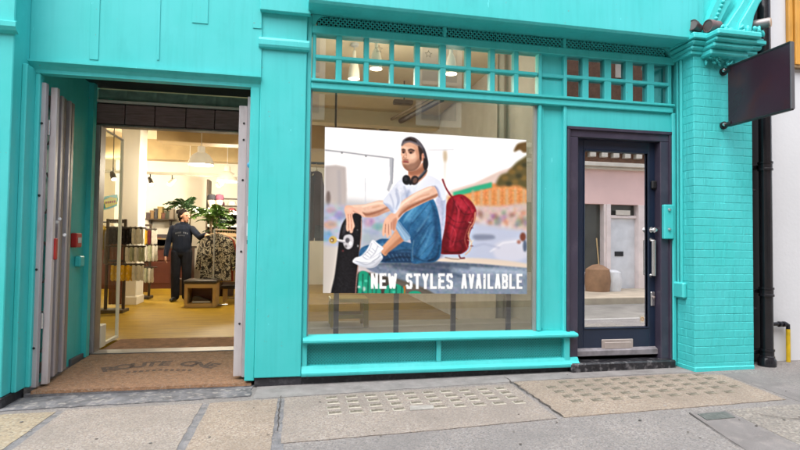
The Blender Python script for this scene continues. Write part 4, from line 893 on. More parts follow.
# hat shelf on the right
YS = 8.1; hx0, hx1 = at(206, 210, YS).x, at(262, 210, YS).x
sh = thing('shelf_unit', ((hx0 + hx1) / 2, YS + .2, FZ), 'dark shelf unit with pale shelf edges stocked with caps', 'shelving')
zs = [at(232, y, YS).z for y in (212.5, 225, 240, 256, 272)]
box('side_panel', hx0, hx0 + .04, YS, YS + .45, FZ, at(232, 180, YS).z, BARK, sh, .003); box('side_panel', hx1 - .04, hx1, YS, YS + .45, FZ, at(232, 180, YS).z, BARK, sh, .003); box('back_panel', hx0 + .04, hx1 - .04, YS + .43, YS + .45, FZ, at(232, 212, YS).z, BLACK, sh, 0)
for zz in zs: box('shelf', hx0 + .04, hx1 - .04, YS, YS + .43, zz - .03, zz, BARK, sh, .003); box('shelf_edge', hx0 + .04, hx1 - .04, YS - .012, YS - .0005, zz - .05, zz + .004, CREAMW, sh, .002)
capcols = [(.03, .03, .05), (.20, .04, .05), (.45, .38, .30), (.05, .10, .05), (.02, .02, .02), (.32, .27, .2), (.10, .03, .06), (.5, .46, .42), (.03, .03, .06), (.36, .22, .10), (.06, .06, .06), (.4, .36, .33)]
capn = ['navy', 'red', 'beige', 'green', 'black', 'sand', 'plum', 'pale', 'blue black', 'tan', 'charcoal', 'cream']
def cap(x, y, z, k, label):
    t = thing('baseball_cap', (x, y, z), label, 'cap', 'caps on the shelf unit'); m_ = fabric(f'cap_cloth_{capn[k].replace(" ", "_")}', capcols[k], .2)
    bm = bmesh.new(); lathe_bm(bm, [(.095, 0), (.097, .04), (.085, .085), (.05, .115), (.012, .124), (0, .124)], (0, 0, 0), 16); from_bm('crown', bm, m_, t, world=False, smooth=True)
    bm = bmesh.new(); extr(bm, [(-.085, -.04), (-.08, -.11), (-.04, -.165), (0, -.175), (.04, -.165), (.08, -.11), (.085, -.04)], 'z', .002, .012); from_bm('peak', bm, m_, t, world=False)
for r_, (zz, n) in enumerate(((zs[0], 6), (zs[0] + .17, 6))):
    for k in range(n):
        idx = (r_ * 6 + k) % 12; xx = at(219, 210, YS).x + .26 * k
        if xx > hx1 - .15: continue
        cap(xx, YS + .2, zz + (.0 if r_ == 0 else 0), idx, f'{capn[idx]} cap, {order[k]} from the left in the {"lower" if r_ == 0 else "upper"} row')
zz = zs[0] + .165; box('cap_rail', at(216, 210, YS).x, hx1 - .04, YS + .05, YS + .40, zz - .012, zz, BARK, sh, .002)
zz = zs[0] + .335; box('cap_rail', at(216, 210, YS).x, hx1 - .04, YS + .05, YS + .40, zz - .012, zz, BARK, sh, .002)
for k, (p, c) in enumerate(((211.5, (.02, .02, .025)), (219.5, (.10, .03, .05)))):      # two display heads wearing hats
    xx = at(p, 200, YS - .3).x; zb = at(p, 208, YS - .3).z
    t = thing('hat_mannequin', (xx, YS - .3, zb), ['pale display head wearing a black hat beside the plant', 'display head wearing a plum hat beside the caps'][k], 'display head', 'display heads')
    lathe('head', [(0, .0), (.045, .0), (.05, .06), (.075, .10), (.085, .17), (.07, .24), (0, .27)], (xx, YS - .3, zb), mat('pale_display_head', (.62, .48, .40), .5), t, 16); lathe('hat', [(.10, .175), (.092, .18), (.098, .24), (.075, .30), (0, .315)], (xx, YS - .3, zb), fabric(f'hat_{k}', c), t, 16)
    tube('pole', [(xx, YS - .3, FZ), (xx, YS - .3, zb)], .015, DARKM, t, 8); lathe('pole_base', [(0, 0), (.14, 0), (.13, .015), (0, .02)], (xx, YS - .3, FZ), DARKM, t, 20)
for k in range(7):      # folded clothes lower down
    xx = at(222, 230, YS).x + (k % 4) * .42; zz = zs[1 + k // 4]
    if xx > hx1 - .2: continue
    t = thing('folded_clothes', (xx, YS + .2, zz), f'folded {["navy", "grey", "white", "black", "brown", "blue", "sand"][k]} clothes on the {["second", "third"][k // 4]} shelf under the caps', 'clothes', 'folded clothes on the shelf unit')
    for j in range(3): bm = bmesh.new(); bx(bm, -.15, .15, -.16, .16, j * .045 + .0005, j * .045 + .043, .015, 2); from_bm('garment', bm, fabric(f'folded_cloth_{k}', [(.02, .025, .05), (.2, .2, .2), (.6, .58, .55), (.02, .02, .02), (.12, .06, .03), (.03, .05, .12), (.4, .32, .2)][k]), t, world=False)

# ------------------------------------------------------------------ clothes rail with shirts
YR = 5.05; qr = at(214.5, 229.5, YR)
rl = thing('clothes_rail', (qr.x, YR, FZ), 'chrome clothes rail standing behind the wooden stool', 'clothes rail')
dirv = Vector((.28, 1.0, 0)).normalized(); P0 = Vector((qr.x, YR, qr.z)); P1 = P0 + dirv * 1.1
tube('top_rail', [P0, P1], .014, CHROME, rl, 10)
tube('upright', [(P0.x, P0.y, FZ + .03), P0], .016, CHROME, rl, 10); tube('upright', [(P1.x, P1.y, FZ + .03), P1], .016, CHROME, rl, 10)
for p in (P0, P1): box('foot', p.x - .25, p.x + .25, p.y - .02, p.y + .02, FZ, FZ + .03, CHROME, rl, .004)
def floral():
    m = bpy.data.materials.new('black_white_floral_print'); m.use_nodes = True; N = m.node_tree.nodes; L = m.node_tree.links; b = N['Principled BSDF']; b.inputs['Roughness'].default_value = .8
    tc = N.new('ShaderNodeTexCoord'); ns = N.new('ShaderNodeTexNoise'); ns.inputs['Scale'].default_value = 9; ns.inputs['Detail'].default_value = 2; ns.inputs['Distortion'].default_value = 2.2; L.new(tc.outputs['Object'], ns.inputs['Vector'])
    cr = N.new('ShaderNodeValToRGB'); L.new(ns.outputs['Fac'], cr.inputs[0]); e = cr.color_ramp.elements
    e[0].position = .47; e[0].color = (.012, .010, .012, 1); e[1].position = .52; e[1].color = (.66, .60, .46, 1); k = e.new(.56); k.color = (.60, .55, .42, 1); k = e.new(.585); k.color = (.02, .018, .02, 1); k = e.new(.63); k.color = (.015, .012, .012, 1); k = e.new(.67); k.color = (.55, .50, .40, 1)
    L.new(cr.outputs[0], b.inputs['Base Color']); return m
FLOR = floral()
def shirt(c, m_, label, zb, wid=.46, sleeve=True, rz=0.0, seed=1):
    """shirt on a hanger, hung at c (point on the rail), bottom at zb"""
    t = thing('hanging_shirt', c, label, 'shirt', 'shirts on the clothes rail'); t.rotation_euler.z = rz
    h = c[2] - zb; w = wid / 2; zt = -.055
    half = [(.05, zt), (.075, zt - .01), (w * .75, zt - .065), (w * 1.02, zt - .12), (w * 1.22, zt - .30), (w * 1.36, zt - .62), (w * 1.10, zt - .65), (w * .93, zt - .32), (w * .94, -h * .6), (w * 1.02, -h)] if sleeve else [(.05, zt), (.075, zt - .01), (w * .75, zt - .05), (w, zt - .09), (w * .96, -h * .5), (w * 1.04, -h)]
    pts = half + [(-x, z) for x, z in half[::-1]]
    bm = bmesh.new(); extr(bm, pts, 'y', -.028, .028); 
    bmesh.ops.triangulate(bm, faces=bm.faces); bmesh.ops.subdivide_edges(bm, edges=[e for e in bm.edges if e.calc_length() > .07], cuts=2, use_grid_fill=True)
    bmesh.ops.triangulate(bm, faces=bm.faces)
    for v in bm.verts:
        fold = .020 * math.sin(v.co.x * 26 + seed * 1.7 + v.co.z * 3) * min(1, max(0, -(v.co.z + .1) * 2)) + .012 * mnoise.noise(Vector((v.co.x * 6, seed, v.co.z * 6)))
        v.co.y += fold
    from_bm('cloth', bm, m_, t, world=False, smooth=True)
    bm = bmesh.new(); tube_bm(bm, [(-w * .8, 0, zt - .05), (0, 0, zt + .02), (w * .8, 0, zt - .05)], .007, 6); tube_bm(bm, [(0, 0, zt + .02), (0, 0, .0), (.022, 0, .018), (0, 0, .03), (-.018, 0, .018)], .004, 6); from_bm('hanger', bm, mat('pale_wood_hanger', (.50, .36, .2), .5), t, world=False)
cols = [('floral black and white', FLOR), ('rust red', fabric('rust_red_cloth', (.30, .055, .03))), ('cream', fabric('cream_cloth', (.62, .54, .40))), ('dark green', fabric('dark_green_cloth', (.04, .06, .035))), ('brick orange', fabric('brick_orange_cloth', (.38, .11, .05))), ('black', fabric('black_cloth', (.02, .018, .02))), ('tan', fabric('tan_cloth', (.42, .27, .13))), ('maroon', fabric('maroon_cloth', (.14, .025, .03)))]
zb = at(212, 281, YR).z
for k, (c, m_) in enumerate(cols):
    p = P0 + dirv * (.10 + .115 * k); shirt((p.x, p.y, p.z + (-.012)), m_, f'{c} shirt, {"front of the clothes rail" if k == 0 else ["second", "third", "fourth", "fifth", "sixth", "seventh", "last"][k - 1] + " back on the clothes rail"}', zb - .02 * (k % 3), .52 if k == 0 else .50, True, RAD(-6) + .05 * math.sin(k * 2.1), k)

# clothes hanging along the left wall, seen past the glass door, and more goods at the back
lw = thing('wall_clothes_rail', (-3.3, 6.0, 1.6), 'dark wall rail hung with clothes left of the near stand', 'clothes rail')
zl = at(103, 222, 5.2).z; xl = at(98, 222, 5.2).x; tube('rail', [(xl - .55, 5.2, zl), (xl + .45, 5.2, zl)], .014, DARKM, lw, 8)
for xx in (xl - .5, xl + .42): tube('upright', [(xx, 5.2, FZ), (xx, 5.2, zl)], .014, DARKM, lw, 8)
for k, (c, cl_) in enumerate((('black', (.014, .012, .014)), ('dark red', (.14, .02, .025)), ('cream', (.55, .50, .42)), ('mustard', (.42, .26, .03)), ('grey', (.16, .16, .17)), ('navy', (.02, .025, .05)))):
    shirt((xl - .38 + .15 * k, 5.2, zl - .012), fabric('wall_rail_' + c.replace(' ', '_'), cl_), f'{c} top hanging on the wall rail left of the near stand', at(103, 250 + 9 * (k % 3), 5.2).z, .36, True, RAD(70) + .06 * k, 40 + k)
for o in bpy.data.objects:
    if o.name.startswith('hanging_shirt') and 'wall rail' in o.get('label', ''): o['group'] = 'tops on the wall rail'
for r_ in range(2):
    zz = at(160, 219 - 17 * r_, 9.3).z; x0_, x1_ = at(146, 220, 9.3).x, at(176, 220, 9.3).x
    ws = thing('wall_shelf', ((x0_ + x1_) / 2, 9.25, zz), f'{["lower", "upper"][r_]} dark wall shelf over the mahogany counter', 'shelf', 'wall shelves over the counter')
    if r_ == 0:
        box('board', x0_, x1_, 9.12, 9.398, zz - .03, zz, BARK, ws, .004)
        for xx in (x0_ + .1, x1_ - .14): box('bracket', xx, xx + .03, 9.2, 9.398, zz - .16, zz - .03, DARKM, ws, .003)
        for k in range(7):
            h_ = .12 + .05 * ((k * 5) % 4); cc = [(.05, .03, .03), (.22, .13, .05), (.03, .03, .04), (.30, .22, .08), (.10, .03, .02), (.04, .05, .03), (.24, .20, .16)][k]; xx = x0_ + .09 + k * (x1_ - x0_ - .18) / 6
            t = thing('shoe_box', (xx, 9.25, zz), f'{["black", "brown", "slate", "ochre", "maroon", "olive", "stone"][k]} shoe box on the wall shelf over the counter', 'box', 'shoe boxes on the wall shelf')
            bm = bmesh.new(); bx(bm, -.055, .055, -.1, .1, .0005, h_, .004); from_bm('carton', bm, mat(f'shoe_box_{k}', cc, .6), t, world=False); bm = bmesh.new(); bx(bm, -.059, .059, -.104, .104, h_ + .0005, h_ + .028, .003); from_bm('lid', bm, mat(f'shoe_box_{k}', cc, .6), t, world=False)
    else: bpy.data.objects.remove(ws)
# ------------------------------------------------------------------ wooden box stool with dark cushion
YT = 4.78; s0, s1 = at(184, 300, YT).x, at(215.5, 300, YT).x; zt = at(200, 281, YT).z
PLY = mat('pale_birch_ply', (.52, .36, .17), .5, .12, 3.0, .05, stretch=(1, 1, 5))
bs = thing('box_stool', ((s0 + s1) / 2, YT + .2, FZ), 'pale wooden box stool with dark padded top in front of the shirts', 'stool')
D_ = .42; th = .05
box('side_panel', s0, s0 + th, YT, YT + D_, FZ, zt - .05, PLY, bs, .004); box('side_panel', s1 - th, s1, YT, YT + D_, FZ, zt - .05, PLY, bs, .004)
box('bottom_panel', s0 + th, s1 - th, YT, YT + D_, FZ, FZ + .07, PLY, bs, .004); box('top_panel', s0 + th, s1 - th, YT, YT + D_, zt - .12, zt - .05, PLY, bs, .004); box('back_panel', s0 + th, s1 - th, YT + D_ - .03, YT + D_, FZ + .07, zt - .12, RUST, bs, .0)
bm = bmesh.new(); bx(bm, s0 - .015, s1 + .015, YT - .015, YT + D_ + .015, zt - .049, zt + .012, .018, 3); from_bm('padded_top', bm, mat('dark_brown_leather', (.035, .026, .022), .38, .2, 8.0, .15), bs, smooth=True)
xx = (s0 + s1) / 2; sh_ = thing('trainer_shoe', (xx, YT + .16, FZ + .07), 'dark and white trainer stored inside the wooden box stool', 'shoe')
bm = bmesh.new(); extr(bm, [(-.14, .03), (-.145, .09), (-.11, .12), (-.05, .115), (0, .085), (.08, .06), (.14, .05), (.15, .03)], 'y', -.045, .045); bmesh.ops.bevel(bm, geom=list(bm.edges), offset=.012, segments=2, affect='EDGES'); from_bm('upper', bm, mat('dark_trainer', (.05, .04, .035), .6), sh_, world=False, smooth=True)
bm = bmesh.new(); bx(bm, -.15, .155, -.05, .05, 0, .03, .01, 2); from_bm('sole', bm, WHITE, sh_, world=False)
# low bench to the right of the stool
b0 = at(224, 292, 5.4).x; bn = thing('low_bench', (b0 + .4, 5.5, FZ), 'low dark topped wooden bench behind the stool', 'bench')
box('seat', b0 - .1, b0 + 1.1, 5.6, 5.95, FZ + .24, FZ + .29, BARK, bn, .006)
for xx in (b0 - .05, b0 + 1.0):
    for yy in (5.62, 5.89): box('leg', xx, xx + .05, yy, yy + .04, FZ, FZ + .24, PLY, bn, .004)

# ------------------------------------------------------------------ plants
LEAFA = mat('dark_green_leaf', (.025, .065, .020), .45, .45, 5.0, spec=.5); LEAFB = mat('bright_green_leaf', (.075, .16, .025), .45, .4, 5.0)
def plant(x, y, ztop, label, seed, n, spread, lm, stems=3):
    rr = random.Random(seed); t = thing('potted_plant', (x, y, FZ), label, 'plant', 'tall plants behind the clothes rail')
    lathe('pot', [(0, 0), (.15, 0), (.19, .30), (.20, .33), (.18, .33), (.17, .29), (0, .28)], (x, y, FZ), mat('dark_clay_pot', (.09, .06, .05), .7), t, 20)
    base = FZ + .3; fr = []
    for k in range(stems):
        a = rr.uniform(0, 6.28); tx, ty = x + .07 * math.cos(a), y + .07 * math.sin(a); zt_ = ztop - rr.uniform(.25, .55)
        tube('trunk', [(x + .03 * math.cos(a), y + .03 * math.sin(a), base - .02), ((x + tx) / 2 + rr.uniform(-.03, .03), (y + ty) / 2, (base + zt_) / 2), (tx, ty, zt_)], [.022, .016, .010], mat('plant_trunk', (.14, .09, .05), .8), t, 8); fr.append((tx, ty, zt_))
    bm = bmesh.new()
    for k in range(n):                              # arching fronds, each with rows of narrow leaflets
        bx0, by0, bz0 = fr[k % stems]; a = rr.uniform(0, 6.28); el = rr.uniform(.5, 1.25); ln = spread * rr.uniform(.75, 1.15); pts = []
        for j in range(9):
            s = j / 8; r_ = ln * (math.cos(el) * s + .25 * s * s); z = bz0 + ln * (math.sin(el) * s - .62 * s * s * (1.4 - el * .6)); pts.append(Vector((bx0 + r_ * math.cos(a), by0 + r_ * math.sin(a), z)))
        tube_bm(bm, pts, [.006] * 6 + [.004] * 3, 4)
        for j in range(1, 9):
            d = (pts[j] - pts[j - 1]).normalized(); side = d.cross(Vector((0, 0, 1))).normalized(); up = side.cross(d)
            for sg_ in (-1, 1):
                L_ = ln * .36 * (1 - .5 * abs(j / 8 - .4)) * rr.uniform(.8, 1.2); w_ = .030 * rr.uniform(.8, 1.3); dd = (side * sg_ * .8 + d * .65 + up * rr.uniform(-.15, .25)).normalized(); nn = dd.cross(up).normalized() * w_
                p = pts[j]; m1 = p + dd * L_ * .45 + up * .01; tip = p + dd * L_ - Vector((0, 0, L_ * .25)); v = [bm.verts.new(q) for q in (p, m1 + nn, tip, m1 - nn)]
                bm.faces.new(v)
    o = from_bm('foliage', bm, lm, t); return t
q = at(188, 189, 7.0); plant(q.x, 7.0, q.z + .02, 'tall dark palm standing behind the woman', 3, 18, .40, LEAFA)
q = at(214, 200, 6.5); plant(q.x, 6.5, q.z - .02, 'bushy green palm standing behind the clothes rail', 8, 22, .46, LEAFB, 4)
q = at(217, 208, 6.35); plant(q.x + .15, 6.75, q.z - .12, 'low dark leafy plant between the palm and the hat shelf', 12, 20, .42, LEAFA, 3)

# ------------------------------------------------------------------ things behind the window
jx = at(314, 200, .55); JK = fabric('slate_blue_jacket', (.07, .10, .14), .25)
jr = thing('wall_rail', (.05, .45, 2.0), 'dark garment rail at the left end of the window', 'rail')
zr = at(314, 163, .5).z; tube('rail', [(-.26, .5, zr), (.36, .5, zr)], .012, DARKM, jr, 8); tube('drop_rod', [(.34, .5, zr), (.34, .5, CZ)], .010, DARKM, jr, 8)
for k, (dx, dy, m_, l_, z_) in enumerate(((.10, 0, JK, 'slate blue jacket hanging at the left edge of the window', at(314, 238, .5).z), (.17, .12, fabric('dark_maroon_coat', (.06, .015, .02)), 'dark maroon coat hanging behind the slate blue jacket', at(314, 225, .5).z), (.05, .22, fabric('grey_wool_coat', (.25, .25, .27)), 'long grey coat hanging deepest at the left edge of the window', at(314, 300, .5).z))):
    t0 = len(bpy.data.objects); shirt((dx, .5 + dy * .0 , zr - .03), m_, l_, z_, .30, True, RAD(62) + .1 * k, k + 20)
for o in bpy.data.objects:
    if o.name.startswith('hanging_shirt') and 'window' in o.get('label', ''): o['group'] = 'garments in the window'
YF = mat('yellow_stool_paint', (.62, .42, .02), .45, .1)
ys0, ys1 = at(330, 320, .55).x, at(368, 320, .55).x; ysz = at(350, 298, .55).z
yst = thing('yellow_display_frame', ((ys0 + ys1) / 2, .55, .38), 'yellow metal display frame on the platform behind the left uprights', 'display frame')
for xx in (ys0, ys1 - .05):
    for yy in (.5, .76): box('leg', xx, xx + .05, yy, yy + .05, .378, ysz - .04, YF, yst, .005)
box('top_plate', ys0, ys1, .5, .81, ysz - .04, ysz, YF, yst, .006)
for yy in (.5, .76): box('stretcher', ys0 + .05, ys1 - .05, yy + .01, yy + .04, .46, .50, YF, yst, .004)
# pale curtain panels at the right end of the window
for k in range(3):
    xa = at(497 + 14 * k, 120, 1.2).x; bm = bmesh.new(); pts = [(xa + .02 * j, 1.2 + .02 * math.sin(j * 1.3)) for j in range(11)]; pts2 = [(x, y + .012) for x, y in pts[::-1]]
    extr(bm, pts + pts2, 'z', FZ + .02, CZ - .02); tag(from_bm('curtain_panel', bm, mat('pale_grey_curtain', (.50, .48, .44), .9), None, smooth=True), f'pale hanging curtain panel, {order[k]} of three at the right of the window', 'curtain', 'curtain panels in the window')

# ------------------------------------------------------------------ the woman
def person():
    fx, fy = at(180.5, 301, 5.8).x, 5.8; S = (at(182, 211.5, 5.8).z - FZ) / 1.70
    t = thing('person', (fx, fy, FZ), 'person in navy printed sweatshirt and black trousers reaching to the clothes rail', 'person')
    prim = []        # (kind, a, b, ra, rb) tapered capsules; materials by nearest primitive
    def cap_(a, b, ra, rb, m_, sx=1.0, sy=1.0): prim.append((Vector(a), Vector(b), ra, rb, m_, sx, sy))
    TOP, LEG, SKIN, SHOE = 0, 1, 2, 3
    # trunk
    cap_((0, 0, .93), (0, 0, 1.03), .150, .150, LEG, 1.08, .78); cap_((0, 0, 1.00), (0, 0, 1.12), .168, .165, TOP, 1.05, .78); cap_((0, 0, 1.12), (0, 0, 1.30), .170, .175, TOP, 1.06, .76)
    cap_((-.11, 0, 1.375), (.11, 0, 1.375), .078, .078, TOP); cap_((-.07, 0, 1.42), (.07, 0, 1.42), .070, .070, TOP); cap_((0, .0, 1.40), (.01, -.005, 1.47), .075, .062, TOP)
    cap_((.005, 0, 1.44), (.02, -.012, 1.53), .050, .047, SKIN)
    # head turned to the viewer's right and a little down
    hd = Vector((.88, -.42, -.12)).normalized(); hc = Vector((.035, -.02, 1.602)); sd = hd.cross(Vector((0, 0, 1))).normalized(); up = sd.cross(hd)
    def H(f, s, u): return hc + hd * f + sd * s + up * u
    cap_(H(-.025, 0, .03), H(.005, 0, .035), .080, .076, SKIN); cap_(H(.03, 0, -.01), H(.035, 0, -.05), .062, .050, SKIN); cap_(H(.062, 0, -.082), H(.055, 0, -.075), .024, .024, SKIN)
    cap_(H(.082, 0, .028), H(.108, 0, -.008), .009, .014, SKIN); cap_(H(.086, 0, -.045), H(.084, 0, -.05), .014, .014, SKIN); cap_(H(.07, -.03, .036), H(.07, .03, .036), .014, .014, SKIN)
    for s_ in (-1, 1): cap_(H(-.012, .076 * s_, .012), H(-.018, .08 * s_, -.015), .016, .012, SKIN)
    # legs, wide trousers, shoes
    for s_, fx_ in ((-1, -.10), (1, .095)):
        cap_((.085 * s_, 0, .92), (.10 * s_, -.015, .52), .108, .082, LEG); cap_((.10 * s_, -.015, .52), (fx_, .01, .09), .085, .075, LEG)
        cap_((fx_, .015, .05), (fx_ + .03 * s_, -.15, .038), .046, .036, SHOE)
    # right arm hanging (viewer's left)
    cap_((-.175, 0, 1.375), (-.245, .02, 1.12), .066, .058, TOP); cap_((-.245, .02, 1.12), (-.27, -.04, .90), .057, .045, TOP); cap_((-.27, -.04, .90), (-.268, -.055, .865), .046, .042, TOP)
    cap_((-.268, -.06, .86), (-.268, -.075, .80), .028, .034, SKIN, .6, 1.0)
    for k in range(4): y0 = -.105 + k * .021; cap_((-.270, y0, .80), (-.266, y0 - .006, .755 + .006 * abs(k - 1.5)), .0105, .010, SKIN); cap_((-.266, y0 - .006, .755 + .006 * abs(k - 1.5)), (-.246, y0 - .008, .720 + .008 * abs(k - 1.5)), .010, .0085, SKIN)
    cap_((-.262, -.105, .825), (-.250, -.128, .785), .012, .010, SKIN); cap_((-.250, -.128, .785), (-.242, -.126, .755), .010, .009, SKIN)
    # left arm reaching out to the rail (viewer's right)
    hx, hy, hz = (P0.x - .14 - fx) / S, (P0.y + .30 - fy) / S, (P0.z - .11 - FZ) / S
    sh0 = Vector((.175, 0, 1.37)); ha = Vector((hx, hy, hz)); d_ = ha - sh0; mid = sh0 + d_ * .5 + Vector((.0, -.02, -.09))
    L_ = d_.length; wr = ha - d_.normalized() * min(.10, L_ * .2)
    cap_(sh0, mid, .066, .056, TOP); cap_(mid, wr, .055, .042, TOP); cap_(wr, wr + (ha - wr) * .55, .030, .034, SKIN, 1, .8)
    for k in range(4):
        o_ = Vector((0, .03 - .021 * k, .0)); a_ = wr + (ha - wr) * .7 + o_; b_ = a_ + Vector((.045, 0, .012)); c_ = b_ + Vector((.012, 0, -.04)); cap_(a_, b_, .011, .010, SKIN); cap_(b_, c_, .010, .0085, SKIN)
    a_ = wr + (ha - wr) * .5 + Vector((0, -.03, 0)); cap_(a_, a_ + Vector((.04, -.02, -.03)), .012, .009, SKIN)
    bm = bmesh.new()
    for a, b, ra, rb, m_, sx, sy in prim:
        n = 14; d = b - a; L0 = max(d.length, 1e-4); q_ = d.normalized().to_track_quat('Z', 'Y') if d.length > 1e-4 else None; rings = []
        for i in range(5): th_ = -math.pi / 2 + i * math.pi / 8; rings.append((ra * math.cos(th_), ra * math.sin(th_)))
        for i in range(1, 5): th_ = i * math.pi / 8; rings.append((rb * math.cos(th_), L0 + rb * math.sin(th_)))
        rings.insert(5, (rb, L0)); vr = []
        axz = abs(d.normalized().z) > .8
        for r_, z_ in rings:
            ring = []
            for k in range(n):
                p = Vector((max(r_, 1e-4) * math.cos(2 * math.pi * k / n), max(r_, 1e-4) * math.sin(2 * math.pi * k / n), z_)); p = (q_ @ p) if q_ else p
                if axz: p.x *= sx; p.y *= sy
                ring.append(bm.verts.new(a + p))
            vr.append(ring)
        for u_, w_ in zip(vr, vr[1:]):
            for k in range(n): bm.faces.new((u_[k], u_[(k + 1) % n], w_[(k + 1) % n], w_[k]))
        bm.faces.new(vr[0][::-1]); bm.faces.new(vr[-1])
    bmesh.ops.recalc_face_normals(bm, faces=bm.faces)
    me = bpy.data.meshes.new('body_src'); bm.to_mesh(me); bm.free()
    tmp = bpy.data.objects.new('body_src', me); COL.objects.link(tmp)
    rm = tmp.modifiers.new('r', 'REMESH'); rm.mode = 'VOXEL'; rm.voxel_size = .0065; sm = tmp.modifiers.new('s', 'SMOOTH'); sm.iterations = 3; sm.factor = .5
    dg = bpy.context.evaluated_depsgraph_get(); body = bpy.data.meshes.new_from_object(tmp.evaluated_get(dg)); bpy.data.objects.remove(tmp)
    body.materials.clear()
    for m_ in (fabric('navy_sweatshirt', (.005, .008, .018), .25), fabric('black_trousers', (.008, .009, .014), .3), mat('skin', (.36, .18, .115), .5, .06, 8.0), mat('black_shoe', (.012, .012, .012), .4)): body.materials.append(m_)
    A = np.array([p[0][:] for p in prim]); B = np.array([p[1][:] for p in prim]); RA = np.array([p[2] for p in prim]); RB = np.array([p[3] for p in prim]); MI = np.array([p[4] for p in prim])
    n = len(body.polygons); C = np.zeros(n * 3); body.polygons.foreach_get('center', C); C = C.reshape(-1, 3); best = np.full(n, 1e9); mi = np.zeros(n, int)
    for k in range(len(prim)):
        d = B[k] - A[k]; tt = np.clip(((C - A[k]) @ d) / max(d @ d, 1e-9), 0, 1); dist = np.linalg.norm(C - (A[k] + tt[:, None] * d), axis=1) - (RA[k] + (RB[k] - RA[k]) * tt)
        w_ = dist < best; best[w_] = dist[w_]; mi[w_] = MI[k]
    body.polygons.foreach_set('material_index', mi.astype(np.int32)); body.polygons.foreach_set('use_smooth', np.ones(n, bool)); body.name = 'body'
    o = bpy.data.objects.new('body', body); o.scale = (S,) * 3; link(o, t)
    # hair: swept back cap with a bun
    bm = bmesh.new()
    for f_, s__, u_, r_, sq in ((-.035, 0, .060, .086, (1.05, 1, .92)), (-.055, 0, .015, .080, (1, 1, 1.05)), (-.035, 0, .090, .064, (1.15, 1.1, .72)), (-.07, 0, -.05, .05, (.8, 1, 1.1)), (-.145, 0, .075, .045, (1, 1, 1)), (-.02, .05, .05, .045, (1, .8, 1.2)), (-.02, -.05, .05, .045, (1, .8, 1.2))):
        bmesh.ops.create_icosphere(bm, subdivisions=3, radius=r_, matrix=Matrix.Translation(H(f_, s__, u_)) @ Matrix.Diagonal((*sq, 1)))
    for v in bm.verts: v.co += Vector((1, 1, 1)) * .004 * mnoise.noise(v.co * 60)
    h_ = from_bm('hair', bm, mat('dark_brown_hair', (.007, .0045, .004), .8, .4, 30.0, spec=.15), t, world=False, smooth=True); h_.scale = (S,) * 3
    # eyes and brow on the visible side, mouth
    bm = bmesh.new()
    for s_ in (-1, 1):
        bmesh.ops.create_icosphere(bm, subdivisions=2, radius=.010, matrix=Matrix.Translation(H(.074, .032 * s_, .018)))
        tube_bm(bm, [H(.078, .018 * s_, .037), H(.078, .048 * s_, .038)], .005, 6)
    h_ = from_bm('eyes', bm, mat('dark_eye', (.02, .014, .012), .3), t, world=False, smooth=True); h_.scale = (S,) * 3
    bm = bmesh.new(); tube_bm(bm, [H(.090, -.022, -.047), H(.098, 0, -.045), H(.090, .022, -.047)], .005, 6); h_ = from_bm('lips', bm, mat('lips', (.36, .12, .10), .5), t, world=False, smooth=True); h_.scale = (S,) * 3
    # faded chest print: letter-like pale marks in two arched rows, laid on the front of the sweatshirt
    from mathutils.bvhtree import BVHTree
    bv = BVHTree.FromPolygons([v.co for v in body.vertices], [tuple(p.vertices) for p in body.polygons]); bm = bmesh.new()
    for row, (nz, cnt, wd, hh) in enumerate(((1.285, 8, .20, .030), (1.235, 5, .10, .022))):
        for k in range(cnt):
            if row == 0 and k == 4: continue
            u_ = -wd / 2 + wd * k / (cnt - 1); z_ = nz - .6 * u_ * u_ * 3; ww = wd / cnt * .36; vv = []
            for dx, dz in ((-ww, 0), (ww, 0), (ww, hh), (-ww, hh)):
                hit = bv.ray_cast(Vector((u_ + dx + .01, -1, z_ + dz)), Vector((0, 1, 0))); vv.append(bm.verts.new((hit[0] if hit[0] else Vector((u_ + dx, -.14, z_ + dz))) + Vector((0, -.004, 0))))
            bm.faces.new(vv)
    h_ = from_bm('chest_print', bm, fabric('grey_chest_print', (.09, .095, .11), .4), t, world=False); h_.scale = (S,) * 3
person()
# ================================================================== the poster: a flat print on a thin panel fixed to the glass
PS = 5; CX0, CY0, CX1, CY1 = 320.0, 122.0, 532.0, 299.0
CW, CH = int((CX1 - CX0) * PS), int((CY1 - CY0) * PS)
CAN = np.ones((CH, CW, 3), np.float32) * 253
def _c(p): return np.asarray(p, np.float32)
def blur1(a, r):
    r = int(max(1, round(r)))
    for ax in (0, 1):
        for _ in range(2):
            pad = [(0, 0), (0, 0)]; pad[ax] = (r + 1, r); c = np.cumsum(np.pad(a, pad, 'edge'), axis=ax)
            a = (c[2 * r + 1:] - c[:-2 * r - 1]) / (2 * r + 1) if ax == 0 else (c[:, 2 * r + 1:] - c[:, :-2 * r - 1]) / (2 * r + 1)
    return a
def spline(pts, k=6):
    P = np.array(pts, float); n = len(P); out = []
    for i in range(n):
        p0, p1, p2, p3 = P[i - 1], P[i], P[(i + 1) % n], P[(i + 2) % n]
        for t in np.arange(k) / k: out.append(.5 * (2 * p1 + (p2 - p0) * t + (2 * p0 - 5 * p1 + 4 * p2 - p3) * t * t + (3 * p1 - p0 - 3 * p2 + p3) * t ** 3))
    return np.array(out)
